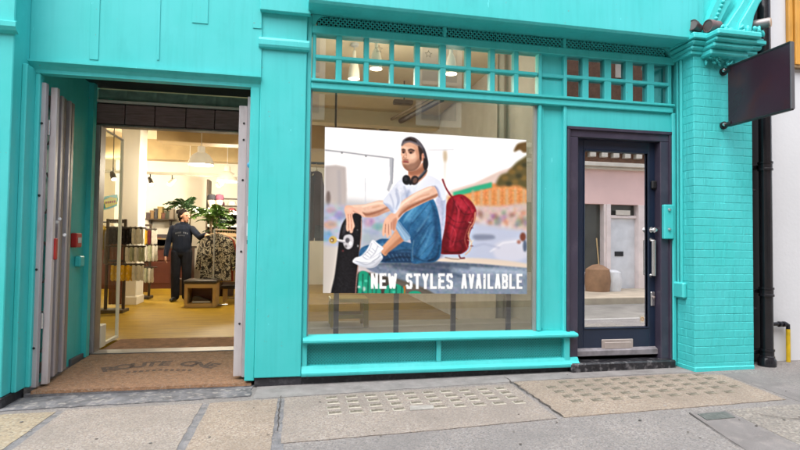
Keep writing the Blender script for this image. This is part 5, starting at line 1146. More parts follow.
def pmask(pts, soft=.35, sm=True):
    P = spline(pts) if sm else np.array(pts, float); P = (P - [CX0, CY0]) * PS; m = int(soft * PS * 3) + 4
    x0, y0 = np.maximum(np.floor(P.min(0)).astype(int) - m, 0); x1, y1 = np.minimum(np.ceil(P.max(0)).astype(int) + m, [CW, CH])
    if x1 <= x0 or y1 <= y0: return None
    xx, yy = np.meshgrid(np.arange(x0, x1) + .5, np.arange(y0, y1) + .5); ins = np.zeros(xx.shape, bool)
    for a, b in zip(P, np.roll(P, -1, 0)):
        if a[1] == b[1]: continue
        c = (a[1] > yy) != (b[1] > yy); ins ^= c & (xx < (b[0] - a[0]) * (yy - a[1]) / (b[1] - a[1]) + a[0])
    return (x0, x1, y0, y1), blur1(ins.astype(np.float32), soft * PS)
def full(mk):
    z = np.zeros((CH, CW), np.float32)
    if mk: (x0, x1, y0, y1), m = mk; z[y0:y1, x0:x1] = m
    return z
def comp(mk, col, alpha=1.0, clip=None):
    if mk is None: return
    (x0, x1, y0, y1), m = mk; m = m * alpha
    if clip is not None: m = m * clip[y0:y1, x0:x1]
    reg = CAN[y0:y1, x0:x1]; reg += (_c(col) - reg) * m[..., None]
def poly(pts, col, soft=.35, alpha=1.0, clip=None, sm=True):
    mk = pmask(pts, soft, sm); comp(mk, col, alpha, clip); return full(mk)
def ell(cx, cy, rx, ry, col, soft=.3, alpha=1.0, clip=None, rot=0):
    t = np.linspace(0, 2 * np.pi, 28, endpoint=False); x, y = rx * np.cos(t), ry * np.sin(t); c, s = math.cos(rot), math.sin(rot)
    return poly(np.stack([cx + x * c - y * s, cy + x * s + y * c], 1), col, soft, alpha, clip, sm=False)
def stroke(pts, w, col, soft=.25, alpha=1.0, clip=None):
    P = np.array(pts, float); w = np.broadcast_to(np.array(w, float), (len(P),)); d = np.gradient(P, axis=0); n = np.stack([-d[:, 1], d[:, 0]], 1); n /= np.linalg.norm(n, axis=1, keepdims=True) + 1e-9
    return poly(np.vstack([P + n * w[:, None] / 2, (P - n * w[:, None] / 2)[::-1]]), col, soft, alpha, clip, sm=False)
def curve(pts, k=8):
    P = np.array(pts, float); P = np.vstack([2 * P[0] - P[1], P, 2 * P[-1] - P[-2]]); out = []
    for i in range(1, len(P) - 2):
        for t in np.arange(k) / k: out.append(.5 * (2 * P[i] + (P[i + 1] - P[i - 1]) * t + (2 * P[i - 1] - 5 * P[i] + 4 * P[i + 1] - P[i + 2]) * t * t + (3 * P[i] - P[i - 1] - 3 * P[i + 1] + P[i + 2]) * t ** 3))
    out.append(P[-2]); return np.array(out)
def mottle(mask, amp, cell, seed, chroma=0.0):
    r = np.random.default_rng(seed); h, w = CH // cell + 2, CW // cell + 2; g = r.normal(0, 1, (h, w, 3)); g = g * chroma + g[..., :1] * (1 - chroma)
    yy = np.arange(CH) / cell; xx = np.arange(CW) / cell; y0 = yy.astype(int); x0 = xx.astype(int); fy = (yy - y0)[:, None, None]; fx = (xx - x0)[None, :, None]
    n = (g[y0][:, x0] * (1 - fy) + g[y0 + 1][:, x0] * fy) * (1 - fx) + (g[y0][:, x0 + 1] * (1 - fy) + g[y0 + 1][:, x0 + 1] * fy) * fx
    CAN[:] += (n * amp * mask[..., None]).astype(np.float32)
# --- background, out of focus
poly([(318, 120), (534, 120), (534, 200), (318, 200)], (255, 255, 255), 1, sm=False)
poly([(318, 196), (405, 204), (445, 200), (445, 300), (318, 300)], (196, 192, 192), 4, .95, sm=False)
poly([(325, 166), (336, 165), (346, 167), (347, 190), (346, 215), (325, 215)], (190, 180, 176), 1.0, sm=False)
stroke([(339, 170), (340, 212)], 3, (165, 160, 165), 1.2, .5); ell(328.5, 199, 2.2, 8, (110, 95, 90), .8, .8); ell(333, 205, 3, 5, (205, 190, 175), 1.2, .6)
g1 = poly([(320, 207), (346, 206), (400, 212), (430, 218), (430, 246), (320, 244)], (178, 186, 204), 2.5, .95)
for x, y, rx, ry, c in ((330, 225, 7, 4, (205, 165, 140)), (340, 216, 6, 4, (150, 140, 190)), (327, 236, 5, 5, (110, 160, 205)), (369, 222, 6, 5, (190, 150, 175)), (378, 227, 6, 4, (120, 170, 165)), (372, 234, 7, 4, (150, 165, 200)), (384, 218, 5, 3, (200, 200, 205)), (365, 238, 5, 4, (160, 190, 180)), (331, 210, 5, 3, (180, 150, 165))): ell(x, y, rx, ry, c, 1.4, .75)
mottle(g1, 8, 16, 5, .7)
poly([(320, 246), (345, 247), (345, 300), (320, 300)], (206, 198, 190), 1.5, sm=False)
poly([(355, 236), (400, 236), (400, 262), (355, 262)], (168, 178, 190), 3, .8)
# steel frame on the left
stroke([(325, 150.2), (345, 152.4), (366, 155.2), (393, 158.4)], 1.1, (150, 150, 156), .35); ell(342, 153, .8, .8, (110, 110, 110), .3); ell(366, 156.3, .8, .8, (110, 110, 110), .3)
poly([(389.5, 158), (393.8, 158.3), (392.5, 184), (389, 192), (387, 190), (390, 180)], (186, 188, 194), .5, sm=False); stroke([(393.2, 158.5), (392.3, 184)], .8, (140, 142, 150), .3)
stroke([(365.3, 178), (365.6, 206)], .7, (200, 203, 210), .4)
# pole and wire to the right of the head
stroke([(444, 151), (445.3, 158), (445, 170), (444.5, 182), (444.5, 192)], [2.0, 2.6, 1.4, 1.2, 1.2], (222, 212, 196), 1.2, .8); ell(445.3, 156, 1.9, 6, (196, 172, 136), 1.3, .75); stroke([(428, 150.2), (444, 150), (454, 149.6)], .6, (205, 205, 210), .4)
# right background: roof, green awning, orange wall, trees
poly([(440, 203), (450, 190.5), (475, 183), (499, 171.5), (515, 166), (532, 160), (532, 215), (440, 215)], (222, 200, 188), 1.0, sm=False)
poly([(448, 197), (470, 189), (492, 183.5), (512, 184), (532, 182), (532, 230), (448, 230)], (214, 142, 84), 1.0, sm=False)
ow = poly([(465, 196), (532, 184), (532, 214), (465, 214)], (222, 150, 88), 1.2, .8); mottle(ow, 8, 8, 8, .3)
poly([(453, 192.5), (475, 186.2), (492, 182.2), (492, 187.6), (475, 191.6), (454, 196.8)], (60, 170, 128), .7, sm=False)
for k in range(7): stroke([(473 + 8.5 * k, 190 - k * .3), (473 + 8.5 * k, 205)], 2.6, (205, 170, 130), 1.0, .8); stroke([(477 + 8.5 * k, 190), (477 + 8.5 * k, 206)], 1.4, (196, 112, 62), 1.0, .6)
poly([(497, 186), (500, 176), (508, 172), (514, 165), (520, 160), (532, 156), (532, 188), (516, 185)], (96, 84, 46), 1.4); poly([(514, 152), (516, 146), (520, 143), (532, 142), (532, 150), (524, 153), (520, 150)], (112, 86, 48), 1.0)
for x, y in ((505, 178), (512, 172), (520, 168), (524, 178), (515, 182)): ell(x, y, 3.5, 2.6, (132, 104, 52), 1.3, .8)
for x, y in ((509, 184), (519, 176), (525, 165)): ell(x, y, 3.2, 2.4, (58, 56, 34), 1.3, .8)
gr_ = poly([(470, 207), (500, 206), (532, 205), (532, 234), (500, 230), (470, 226)], (206, 184, 178), 1.5, .95)
rr_ = np.random.default_rng(3)
for k in range(30): x, y = rr_.uniform(474, 528), rr_.uniform(209, 229); ell(x, y, rr_.uniform(1.4, 3), rr_.uniform(2, 5), [(150, 100, 170), (235, 232, 235), (196, 110, 60), (96, 140, 100), (110, 110, 150), (228, 170, 110), (120, 70, 60)][k % 7], 1.7, .5, gr_)
mottle(gr_, 5, 12, 21, .7)
poly([(440, 226), (478, 224), (505, 228), (532, 236), (532, 268), (440, 266)], (186, 194, 216), 2.0, .97)
poly([(474, 235), (492, 235), (494, 239), (476, 240)], (120, 128, 150), 1.2, .8); poly([(494, 246), (506, 240), (527, 240), (530, 255), (512, 262), (496, 258)], (214, 214, 226), 1.6, .8); stroke([(490, 252), (503, 243), (520, 241)], 1.2, (240, 240, 246), .8, .8); stroke([(468, 248), (484, 244), (500, 248)], 1.5, (160, 168, 196), 1, .7)
ell(523, 237, 3, 4.5, (120, 62, 44), .9, .9); ell(525, 246, 2, 6, (70, 84, 110), .8, .8); ell(519, 242, 2, 2, (150, 80, 60), .8, .7)
poly([(436, 259), (470, 258), (500, 260), (532, 265), (532, 272), (436, 268)], (222, 206, 190), .8, .95)
# --- ledge he sits on
led = poly([(366, 268), (384, 262), (412, 259), (445, 262), (480, 264), (532, 268.5), (532, 300), (440, 300), (424, 288), (398, 280), (372, 272)], (118, 132, 152), .6, sm=False)
poly([(378, 264), (410, 260), (446, 262), (500, 266), (480, 270), (430, 270), (395, 268)], (86, 96, 112), 1.2, .85, led); poly([(455, 268), (532, 269), (532, 276), (470, 274)], (156, 172, 192), 1.6, .8, led); poly([(390, 264), (430, 266), (450, 272), (420, 274)], (64, 78, 100), 1.4, .7, led)
stroke([(384, 266), (410, 268), (440, 271)], 1.2, (150, 160, 172), .8, .6, led); poly([(430, 286), (480, 276), (532, 278), (532, 300), (440, 300)], (138, 150, 170), 2, .6, led); mottle(led, 9, 10, 31, .3)
poly([(366, 272), (398, 279), (424, 288), (444, 300), (355, 300), (358, 272)], (66, 62, 56), .7, sm=False); poly([(395, 280), (424, 289), (440, 300), (405, 300)], (104, 100, 90), 1.5, .8)
for p in ([(360, 272), (368, 273), (372, 284), (370, 300), (356, 300), (358, 284)], [(374, 282), (380, 286), (381, 300), (373, 300)], [(386, 287), (396, 284), (404, 289), (406, 300), (386, 300)], [(410, 292), (420, 292), (422, 300), (409, 300)]): gm = poly(p, (26, 150, 118), .5); 
ell(361, 285, 3, 4, (60, 190, 160), .8, .8); ell(364, 289, 1.8, 2.5, (210, 220, 215), .6, .7); stroke([(404.5, 286), (405, 300)], 1.4, (178, 104, 40), .4); stroke([(357, 274), (355.5, 300)], 1.0, (190, 190, 180), .3)
# --- skateboard
sk = poly([(351, 214.5), (355, 212.6), (359.5, 213.6), (361.8, 218), (361.4, 234), (359.8, 252), (357.6, 272), (355.6, 300), (332, 300), (335, 274), (338, 250), (340, 232), (344, 221)], (24, 22, 26), .3)
stroke(curve([(361.6, 218), (361.2, 236), (359.2, 256), (357.0, 276), (355.4, 298)]), .9, (178, 140, 128), .25, .9); poly([(345, 222), (350, 216), (352, 222), (346, 232), (342, 236)], (70, 68, 74), 1, .8, sk); mottle(sk, 5, 5, 77)
ell(343, 251, 1, 1, (120, 60, 60), .3, .8); ell(350, 232, 1.2, 1, (90, 90, 96), .3); ell(357.5, 230, .8, .8, (110, 110, 110), .3); ell(358, 246, .8, 1.4, (150, 150, 150), .3)
poly([(344, 236.5), (350, 234.5), (353.5, 238), (352.8, 246), (348, 249.5), (343.6, 245)], (196, 194, 198), .35); ell(347.6, 240.5, 2.2, 2.6, (92, 90, 96), .4); ell(350.5, 243.5, 1.6, 2.2, (228, 226, 228), .4); ell(346, 246.5, 1.3, 1.6, (120, 116, 118), .35)
stroke([(336, 240), (345, 241.6)], 2.6, (222, 220, 222), .3); stroke([(336, 241), (345, 242.6)], .8, (130, 130, 136), .3); ell(333, 240, 4.0, 3.8, (206, 178, 106), .3); ell(332.2, 240.2, 1.9, 2.0, (120, 92, 58), .35); ell(331.9, 240.4, .9, 1.0, (222, 214, 196), .25)
# --- far leg lying along the ledge
fl = poly([(360, 250), (364, 246.5), (372, 244), (381, 239), (396, 240), (410, 243), (424, 248), (424, 262), (404, 262.5), (384, 262.5), (362, 262), (359, 257)], (44, 92, 132), .4)
poly([(384, 254), (400, 252), (420, 254), (422, 263), (384, 263)], (26, 52, 82), 1.2, .85, fl); poly([(362, 250), (380, 243), (396, 242), (384, 250)], (78, 132, 172), 1.2, .7, fl)
for k in range(6): stroke([(388 + 4 * k, 254), (392 + 4 * k, 261)], .8, (96, 140, 176), .5, .5, fl)
# --- ankle and near shoe
an_ = poly([(399, 227), (405.5, 238), (398, 245), (390, 251), (385, 256), (380, 250), (384, 245), (391, 237)], (214, 160, 128), .35); poly([(403, 235), (405, 239), (390, 252), (386, 255), (385, 252)], (164, 108, 80), .8, .7); stroke([(384, 247), (396, 234)], 1.4, (232, 178, 142), .7, .7)
so = poly([(373, 240), (378, 243.5), (383.5, 248.2), (381.2, 251.8), (382.8, 257.8), (379, 263), (375.8, 266.3), (369.6, 268), (361, 266), (353.4, 262.6), (353.2, 260), (356, 257.6), (361, 256), (366.7, 250), (370, 244)], (240, 242, 247), .3)
poly([(353, 262), (362, 263.2), (370, 264.2), (378, 259), (382.8, 256), (383, 260), (376, 267), (369, 269), (353, 264)], (206, 210, 220), .6, .9, so); stroke([(354, 260.8), (362, 262.4), (370, 263.2), (378, 258), (382.5, 254.5)], .6, (168, 174, 188), .25, .9, so)
for k in range(5): stroke([(362.5 + 2.3 * k, 256.2 - 2.0 * k), (367 + 2.1 * k, 259.4 - 2.0 * k)], .55, (176, 182, 196), .22, .9, so)
stroke(curve([(361, 256), (367, 259.5), (374, 257), (381, 252)]), .5, (186, 190, 204), .3, .9, so); stroke([(373, 241), (379, 247), (383, 248.5)], .9, (206, 210, 222), .3, .9, so); ell(357.5, 259.2, 3, 1.4, (250, 250, 252), .6, .9, so)
# --- backpack, shaded gap against his back first
poly([(440, 214), (447, 208), (446, 232), (444, 254), (436, 258), (438, 236)], (120, 112, 140), 1.2, .7)
bp_ = poly([(444.4, 211), (448.0, 201), (452.4, 196.6), (460.6, 194.4), (467, 197.5), (473, 203.6), (476.4, 210.6), (475.4, 219), (473.6, 225), (469.5, 234), (469, 244), (467.2, 250), (461, 254), (452, 254.4), (442.6, 254), (435.6, 250.6), (437.2, 238), (439.6, 229)], (134, 16, 32), .35)
poly([(452, 199), (460, 196), (470, 204), (474, 212), (468, 214), (458, 206)], (176, 34, 52), 1.4, .85, bp_); poly([(452, 214), (460, 218), (464, 228), (456, 238), (449, 228)], (170, 30, 48), 1.6, .8, bp_)
poly([(441, 232), (447, 230), (450, 244), (447, 254), (440, 252)], (98, 8, 24), 1.2, .85, bp_); poly([(462, 226), (472, 220), (470, 236), (466, 250), (458, 252), (460, 238)], (104, 10, 26), 1.4, .8, bp_)
for p in ([(453, 199), (457, 210), (455, 224), (450, 240)], [(461, 197), (468, 206), (472, 214)], [(448, 216), (456, 222), (466, 222)], [(446, 236), (454, 242), (464, 240)], [(458, 206), (464, 214), (473, 214)]): stroke(curve(p), .9, (78, 4, 18), .5, .7, bp_)
for p in ([(455, 203), (459, 212), (457, 224)], [(464, 200), (470, 208)], [(452, 226), (456, 234), (453, 246)]): stroke(curve(p), .8, (206, 70, 84), .5, .7, bp_)
stroke(curve([(475.5, 212), (474, 222), (470, 229), (468.5, 236), (471.5, 243), (470, 250), (465, 255)]), 1.1, (214, 168, 132), .3); stroke(curve([(473, 218), (467.5, 230), (465, 240), (468, 249)]), .7, (186, 120, 92), .3, .9); stroke([(469, 246), (473.5, 240)], .9, (226, 214, 196), .3); stroke([(459, 255), (460.5, 258.5), (465, 258)], 1.4, (96, 20, 30), .3); stroke([(445, 257.5), (452, 259), (460, 259.5)], .8, (120, 90, 76), .4, .8)
stroke(curve([(442.5, 179), (445.5, 187), (449, 193), (453, 198.5)]), [1.5] * 25, (128, 22, 38), .3)
# --- white tee
te = poly([(404, 177.5), (412, 185), (421, 178.5), (427, 175.2), (435, 178), (441.5, 183), (445, 191), (446, 206), (445, 224), (442, 240), (438, 252), (430, 255), (420, 236), (410, 216), (401, 224), (396, 222), (392.5, 212.5), (388, 207), (383.5, 202), (387, 195.5), (394, 185.5)], (224, 228, 239), .35)
poly([(385, 203), (392, 200), (398, 205), (394, 214), (388, 208)], (176, 186, 210), 1.0, .9, te); poly([(436, 200), (446, 196), (446, 236), (440, 250), (434, 238), (440, 218)], (184, 186, 214), 1.2, .9, te); poly([(400, 196), (410, 190), (412, 206), (400, 220), (396, 212)], (192, 200, 220), 1.4, .8, te)
for p in ([(396, 188), (400, 198), (398, 210)], [(404, 186), (407, 198), (403, 212)], [(441, 204), (443, 220), (439, 240)], [(437, 206), (440, 216), (436, 230)], [(388, 198), (393, 204), (392, 210)]): stroke(curve(p), 1.2, (158, 168, 196), .7, .7, te)
ell(430, 182, 6, 4, (250, 250, 253), 1.6, .9, te)
# --- near bent leg
nl = poly([(427, 195), (422, 196.5), (416, 201), (408, 209.5), (400, 218.5), (395.2, 225), (398, 231), (402, 237.5), (406, 240.4), (410, 239), (411.5, 246), (412, 262.3), (424, 263), (434, 262), (439.5, 258), (441.6, 248), (441.4, 236), (440, 222), (437.4, 209), (433.4, 199.5)], (42, 100, 144), .35)
poly([(426, 196), (433, 200), (436, 214), (430, 222), (422, 216), (418, 206)], (62, 128, 174), 1.8, .85, nl); poly([(432, 206), (439, 216), (441, 240), (438, 258), (430, 262), (434, 240)], (30, 78, 118), 1.4, .85, nl)
poly([(411, 236), (418, 228), (426, 224), (424, 240), (418, 262), (411, 262)], (32, 82, 122), 1.6, .8, nl); poly([(420, 240), (430, 236), (434, 248), (428, 260), (420, 260)], (58, 124, 170), 1.8, .6, nl); poly([(404, 218), (414, 207), (420, 210), (412, 222)], (84, 152, 194), 1.4, .75, nl)
for p in ([(424, 226), (416, 236), (411, 242)], [(432, 222), (424, 232), (416, 250)], [(436, 240), (426, 250), (418, 258)], [(430, 202), (422, 212), (412, 224)], [(412, 222), (408, 232)], [(434, 256), (424, 259)]): stroke(curve(p), .8, (22, 62, 100), .5, .6, nl)
for p in ([(426, 198), (416, 206), (404, 220)], [(428, 230), (421, 244)]): stroke(curve(p), .6, (128, 184, 214), .5, .6, nl)
stroke(curve([(414, 240), (412.5, 250), (413, 261)]), .6, (176, 190, 196), .3, .5); mottle(nl, 3, 3, 41)
cu_ = poly([(395, 225.4), (398.4, 220.8), (403, 226.5), (410.5, 236.6), (407.5, 240.8), (403.2, 239.8), (399, 233)], (138, 172, 202), .35); stroke([(398.2, 221.2), (404, 229.5), (410.4, 237)], .8, (70, 112, 150), .3, .9); stroke([(397, 226), (402, 233.5), (405.5, 239.5)], .8, (190, 210, 226), .5, .7, cu_)
# --- arms
SK, SKD, SKL = (230, 188, 164), (182, 130, 106), (250, 222, 202)
a1 = poly([(391, 204.5), (384.5, 201.2), (378, 200.8), (366, 204.2), (352, 205.2), (345.8, 206.4), (347, 211), (354, 212.4), (361, 214.4), (366, 217.4), (376, 216.8), (384, 213.2), (391.5, 210)], SK, .35)
poly([(361, 214), (366, 217.6), (376, 217), (386, 213), (391, 210), (380, 211), (368, 212.5)], SKD, 1.0, .75, a1); stroke([(350, 206.6), (366, 205.8), (378, 202.4), (386, 203.6)], 1.6, SKL, .9, .7, a1)
h1 = poly([(346, 206), (344.4, 209.5), (345.5, 215), (346.4, 222), (346.2, 229), (347.8, 231.8), (349.4, 230.4), (350.6, 233.2), (352.6, 232.6), (353.6, 229), (354.8, 226), (353.4, 220), (352.6, 215.4), (355.4, 213), (360, 214.6), (363.6, 217.4), (365.2, 216.4), (361.6, 212), (356, 208.4), (350, 205.6)], (234, 184, 160), .3)
for p in ([(348.2, 214), (348.8, 222), (348.6, 230)], [(350.4, 214), (351.6, 222), (351.8, 231)], [(352, 213), (353.4, 220)]): stroke(p, .5, (164, 100, 80), .25, .85, h1)
ell(349, 210, 3, 2.4, (244, 196, 172), .8, .8, h1); stroke([(353, 211), (358, 213.4), (364, 217)], .6, (170, 108, 86), .3, .7, h1)
a2 = poly([(438.6, 186.5), (432, 184.8), (424, 188.4), (412, 194.6), (402, 201.4), (394, 210.4), (389.4, 217.4), (394.5, 222.5), (398.4, 219.6), (403, 213.8), (413, 208.4), (426, 202), (436, 197.6), (440, 193)], SK, .35)
poly([(398, 219), (404, 213), (414, 208), (430, 200.6), (439, 196), (428, 198), (412, 203.4), (402, 209)], SKD, .9, .8, a2); stroke([(396, 210), (404, 202.4), (416, 195.6), (430, 188.6)], 1.8, SKL, .9, .8, a2)
h2 = poly([(391, 213.6), (386.4, 217.8), (383.6, 223), (382.4, 229.4), (382.4, 234.8), (384, 236.6), (385.4, 233.4), (386.4, 237), (388.2, 238), (389.4, 235.6), (391.2, 236.6), (392, 233), (391.6, 229.2), (393.8, 231.4), (395.8, 230.4), (396.2, 225.6), (397.6, 220), (396, 215)], (230, 182, 156), .3)
for p in ([(385.8, 224), (385.2, 233)], [(388.6, 224), (388.8, 235)], [(391.4, 222), (391.2, 230)]): stroke(p, .55, (156, 94, 74), .25, .85, h2)
poly([(392, 222), (397, 218), (396, 228), (393, 231)], (176, 112, 88), .8, .6, h2); ell(387, 220, 2.4, 2.2, (240, 192, 166), .8, .8, h2)
sl_ = poly([(421, 178.8), (427, 175.2), (436, 178.5), (442, 184), (442.6, 190), (440.5, 196.4), (438, 193), (435.5, 186.4), (428, 187), (421, 189.6), (416, 190)], (230, 233, 243), .4); stroke(curve([(440.6, 196), (441.6, 190), (438, 186.6), (432, 186.2)]), .7, (180, 188, 210), .3, .8)
# --- neck, head
nk = poly([(409.4, 168), (416, 170), (423.4, 162), (427.4, 171.4), (423, 178.6), (413.6, 184.6), (408.4, 178)], (206, 148, 118), .35); poly([(409, 169), (420, 168), (424, 164), (424.4, 172), (414, 176), (409, 174)], (148, 94, 70), 1.0, .85, nk)
fc = poly([(402.2, 144.4), (401.2, 149), (401.2, 152.4), (400.9, 154.4), (401.8, 157.6), (402, 161.4), (403.2, 165.4), (405.4, 168.8), (409, 171.2), (413, 171), (417.4, 168.8), (420.8, 163.6), (422.6, 158), (423, 150), (419, 144.6), (413, 141.6), (406, 141.4)], (234, 188, 160), .3)
poly([(413, 146), (420, 147), (424, 154), (422, 162), (417.6, 169), (414.6, 166), (417, 158), (415, 151)], (202, 148, 118), 1.0, .8, fc); poly([(402.4, 160.4), (405.4, 159.4), (409.6, 160.4), (414, 158.6), (418.6, 157), (421.6, 159), (418, 168.4), (412, 172), (405, 169.4), (402.6, 164)], (196, 146, 120), 1.4, .6, fc)
ell(406, 146, 3, 2.2, (244, 202, 176), 1.0, .9, fc); ell(410.4, 156.6, 2.2, 1.6, (238, 186, 156), .7, .8, fc); stroke([(402, 158), (403.6, 158.4)], .9, (182, 118, 92), .3, .8, fc)
stroke([(402.0, 150.5), (403.4, 149.8), (405.2, 150.4)], 1.1, (84, 58, 48), .3, .9); stroke([(408.4, 150.6), (411, 149.8), (414.4, 151)], 1.1, (84, 58, 48), .3, .9)
ell(403.6, 152.6, 1.2, .8, (92, 62, 52), .3, .9); ell(411, 152.9, 1.6, .85, (92, 62, 52), .3, .9); ell(403.3, 152.6, .45, .45, (24, 20, 22), .15); ell(410.6, 152.9, .5, .5, (24, 20, 22), .15)
stroke(curve([(405.6, 151.4), (404.8, 154.8), (403.6, 157), (405.2, 158.2), (407, 157.6)]), .6, (170, 110, 86), .25, .85); stroke([(405.6, 152), (404.8, 156)], .9, (244, 204, 180), .4, .7)
stroke(curve([(403.4, 162.0), (405.4, 161.6), (408.6, 162.4)]), 1.5, (160, 76, 72), .3, .95); stroke([(403.6, 162.2), (408.4, 162.5)], .4, (112, 50, 48), .2, .9); ell(406, 166.4, 1.8, 1.0, (206, 152, 126), .6, .6, fc)
ea = poly([(421.6, 153.6), (423.8, 153), (425, 155.6), (424.2, 159.6), (422.4, 161.8), (421.2, 158)], (222, 158, 130), .3); stroke(curve([(422.6, 155), (423.8, 156.6), (422.8, 159.6)]), .6, (156, 96, 76), .25, .9)
poly([(418.8, 147), (422, 149), (423.4, 152.4), (421.6, 154), (421, 160), (419.8, 156), (418.6, 151)], (62, 44, 38), .35); poly([(424, 158), (426.4, 160), (427, 168), (424.4, 168.6), (423.2, 164)], (52, 40, 38), .4)
ch = poly([(401.6, 146.4), (402.0, 142.8), (403.6, 139.6), (408.7, 137), (414, 137.4), (419.4, 141), (423.6, 146.6), (425.8, 151.6), (427.6, 158.6), (428.4, 164.6), (427, 168.8), (424.8, 169), (424.8, 163), (424.6, 157.6), (423, 152.4), (419.6, 147), (415, 143.4), (409.6, 141.8), (405.2, 142.6)], (96, 90, 96), .3)
poly([(423, 148), (426, 152), (428.6, 162), (427, 169), (424.6, 168), (425, 158)], (50, 46, 52), .7, .9, ch); poly([(404.8, 140.6), (409.0, 137.8), (414.6, 138.6), (417.2, 142.4), (411, 140.9), (407, 141.2)], (52, 36, 30), .35, .95); stroke(curve([(402.2, 145.4), (405.4, 142.8), (410.4, 142.0), (416, 144.4), (421, 149.2)]), 1.6, (86, 80, 88), .3, .95); stroke(curve([(402.4, 144.6), (406, 142.2), (411, 142), (417, 145.2), (422, 151)]), .8, (136, 128, 132), .3, .8); stroke(curve([(411, 138), (417, 141), (422, 147)]), .6, (132, 126, 132), .4, .7, ch)
# --- headphones round the neck
stroke(curve([(413, 182.6), (419, 178.6), (424, 173.4), (426.4, 169.6)]), 3.0, (58, 58, 64), .35); stroke(curve([(418, 178), (423.4, 172.6), (425.8, 169.6)]), .8, (126, 126, 132), .3, .8); ell(406.6, 180, 4.1, 5.0, (28, 26, 30), .3, rot=-.2); ell(405.6, 179, 1.8, 2.2, (62, 60, 66), .5, .8); ell(414.6, 180.4, 3.9, 4.8, (46, 38, 38), .3, rot=.35); ell(415.2, 180.6, 2.2, 3.0, (120, 88, 76), .5, .8, rot=.35); ell(410.6, 183, 1.6, 2.2, (34, 32, 36), .4)
# --- second pass: deeper folds, shade and texture over the figure, each kept to the part of it that shows
te = te * (1 - np.maximum.reduce([a1, a2, h1, h2, nl, sl_])); te = te * (1 - nk) * (1 - bp_); fl = fl * (1 - np.maximum.reduce([so, an_, nl])); a1 = a1 * (1 - h1); a2 = a2 * (1 - np.maximum(h2, sl_)); nl = nl * (1 - np.maximum.reduce([a2, h2, cu_]))
for p, w_, c, al in (([(428, 197), (433, 206), (436, 220), (436, 240)], 2.4, (24, 66, 104), .55), ([(420, 202), (411, 212), (403, 223)], 1.6, (112, 170, 206), .6), ([(424, 204), (414, 216), (407, 230)], 1.0, (26, 74, 116), .6), ([(431, 210), (424, 226), (414, 240)], 1.4, (26, 70, 110), .6),
                     ([(434, 226), (428, 240), (421, 256)], 1.6, (96, 154, 192), .5), ([(438, 232), (434, 248), (426, 260)], 1.4, (18, 52, 86), .7), ([(426, 238), (418, 250), (414, 260)], 1.6, (20, 56, 90), .6), ([(429, 216), (423, 224), (417, 232)], .7, (150, 196, 220), .6), ([(440, 244), (437, 256), (428, 261.5)], 1.8, (14, 40, 68), .7), ([(413, 256), (424, 261), (436, 259.5)], 1.6, (14, 40, 66), .7)):
    stroke(curve(p), w_, c, .7, al, nl)
for p, w_, c, al in (([(362, 254), (376, 249), (392, 246)], 1.4, (110, 160, 194), .6), ([(364, 258), (384, 254), (404, 250), (416, 252)], 1.6, (20, 50, 80), .7), ([(384, 243), (398, 245), (410, 249)], 1.0, (20, 58, 92), .6), ([(386, 260), (402, 257), (418, 259)], 1.6, (12, 34, 58), .8), ([(374, 246), (384, 244)], .8, (140, 180, 206), .6)): stroke(curve(p), w_, c, .6, al, fl)
mottle(nl, 5, 9, 51, .2); mottle(fl, 5, 8, 52, .2); mottle(bp_, 6, 9, 53, .2); mottle(te, 4, 9, 54, .2); mottle(a1, 3, 8, 55, .2); mottle(a2, 3, 8, 56, .2)
for p, w_, c, al in (([(455, 200), (452, 214), (446, 232), (443, 248)], 2.0, (84, 4, 20), .6), ([(470, 206), (464, 218), (458, 234), (455, 250)], 2.2, (92, 6, 22), .6), ([(462, 200), (458, 214), (452, 232), (450, 248)], 1.6, (196, 54, 70), .55), ([(473, 210), (468, 222)], 1.6, (190, 52, 66), .6), ([(443, 251), (452, 253), (462, 252.5)], 2.0, (66, 2, 14), .8), ([(447, 222), (458, 228), (468, 228)], 1.0, (70, 2, 16), .7), ([(459, 240), (463, 246), (461, 252)], 1.2, (70, 2, 16), .7)): stroke(curve(p), w_, c, .7, al, bp_)
for k in range(5): x = 468.5 + 2 * math.sin(k * 1.9); y = 222 + k * 6; stroke([(x, y), (x + 3.0, y + 1.2 - (k % 3))], .6, [(222, 196, 168), (90, 20, 30), (196, 150, 110)][k % 3], .25, .85)
for p, w_, c, al in (([(389, 207), (380, 211), (368, 214.6), (362, 213)], 2.0, (142, 88, 66), .7), ([(384, 203.4), (374, 204), (362, 207)], 1.4, (252, 222, 200), .8), ([(372, 208), (380, 206)], 1.2, (206, 144, 112), .6)): stroke(curve(p), w_, c, .6, al, a1)
for p, w_, c, al in (([(438, 194.5), (424, 200.5), (408, 208.4), (399, 217)], 1.9, (138, 84, 62), .75), ([(432, 187.6), (418, 193), (404, 203), (395, 213)], 1.5, (254, 226, 206), .85), ([(430, 194), (420, 197), (410, 203)], 1.4, (208, 146, 114), .6)): stroke(curve(p), w_, c, .6, al, a2)
s1_ = poly([(383.2, 202.4), (386.6, 196), (393, 190), (400, 193), (401, 203), (396, 213), (392.6, 212.8), (388.4, 207.6)], (222, 227, 239), .4); poly([(385, 203.6), (390, 205), (394, 211), (392, 213.4), (387.6, 208)], (172, 182, 208), .7, .85, s1_); stroke(curve([(383.4, 202.6), (388, 207.2), (392.6, 212.8)]), .7, (150, 158, 186), .3, .8)
for p in ([(390, 194), (393, 202), (394, 209)], [(396, 193), (398, 202), (396, 210)]): stroke(curve(p), 1.1, (158, 168, 198), .6, .6, s1_)
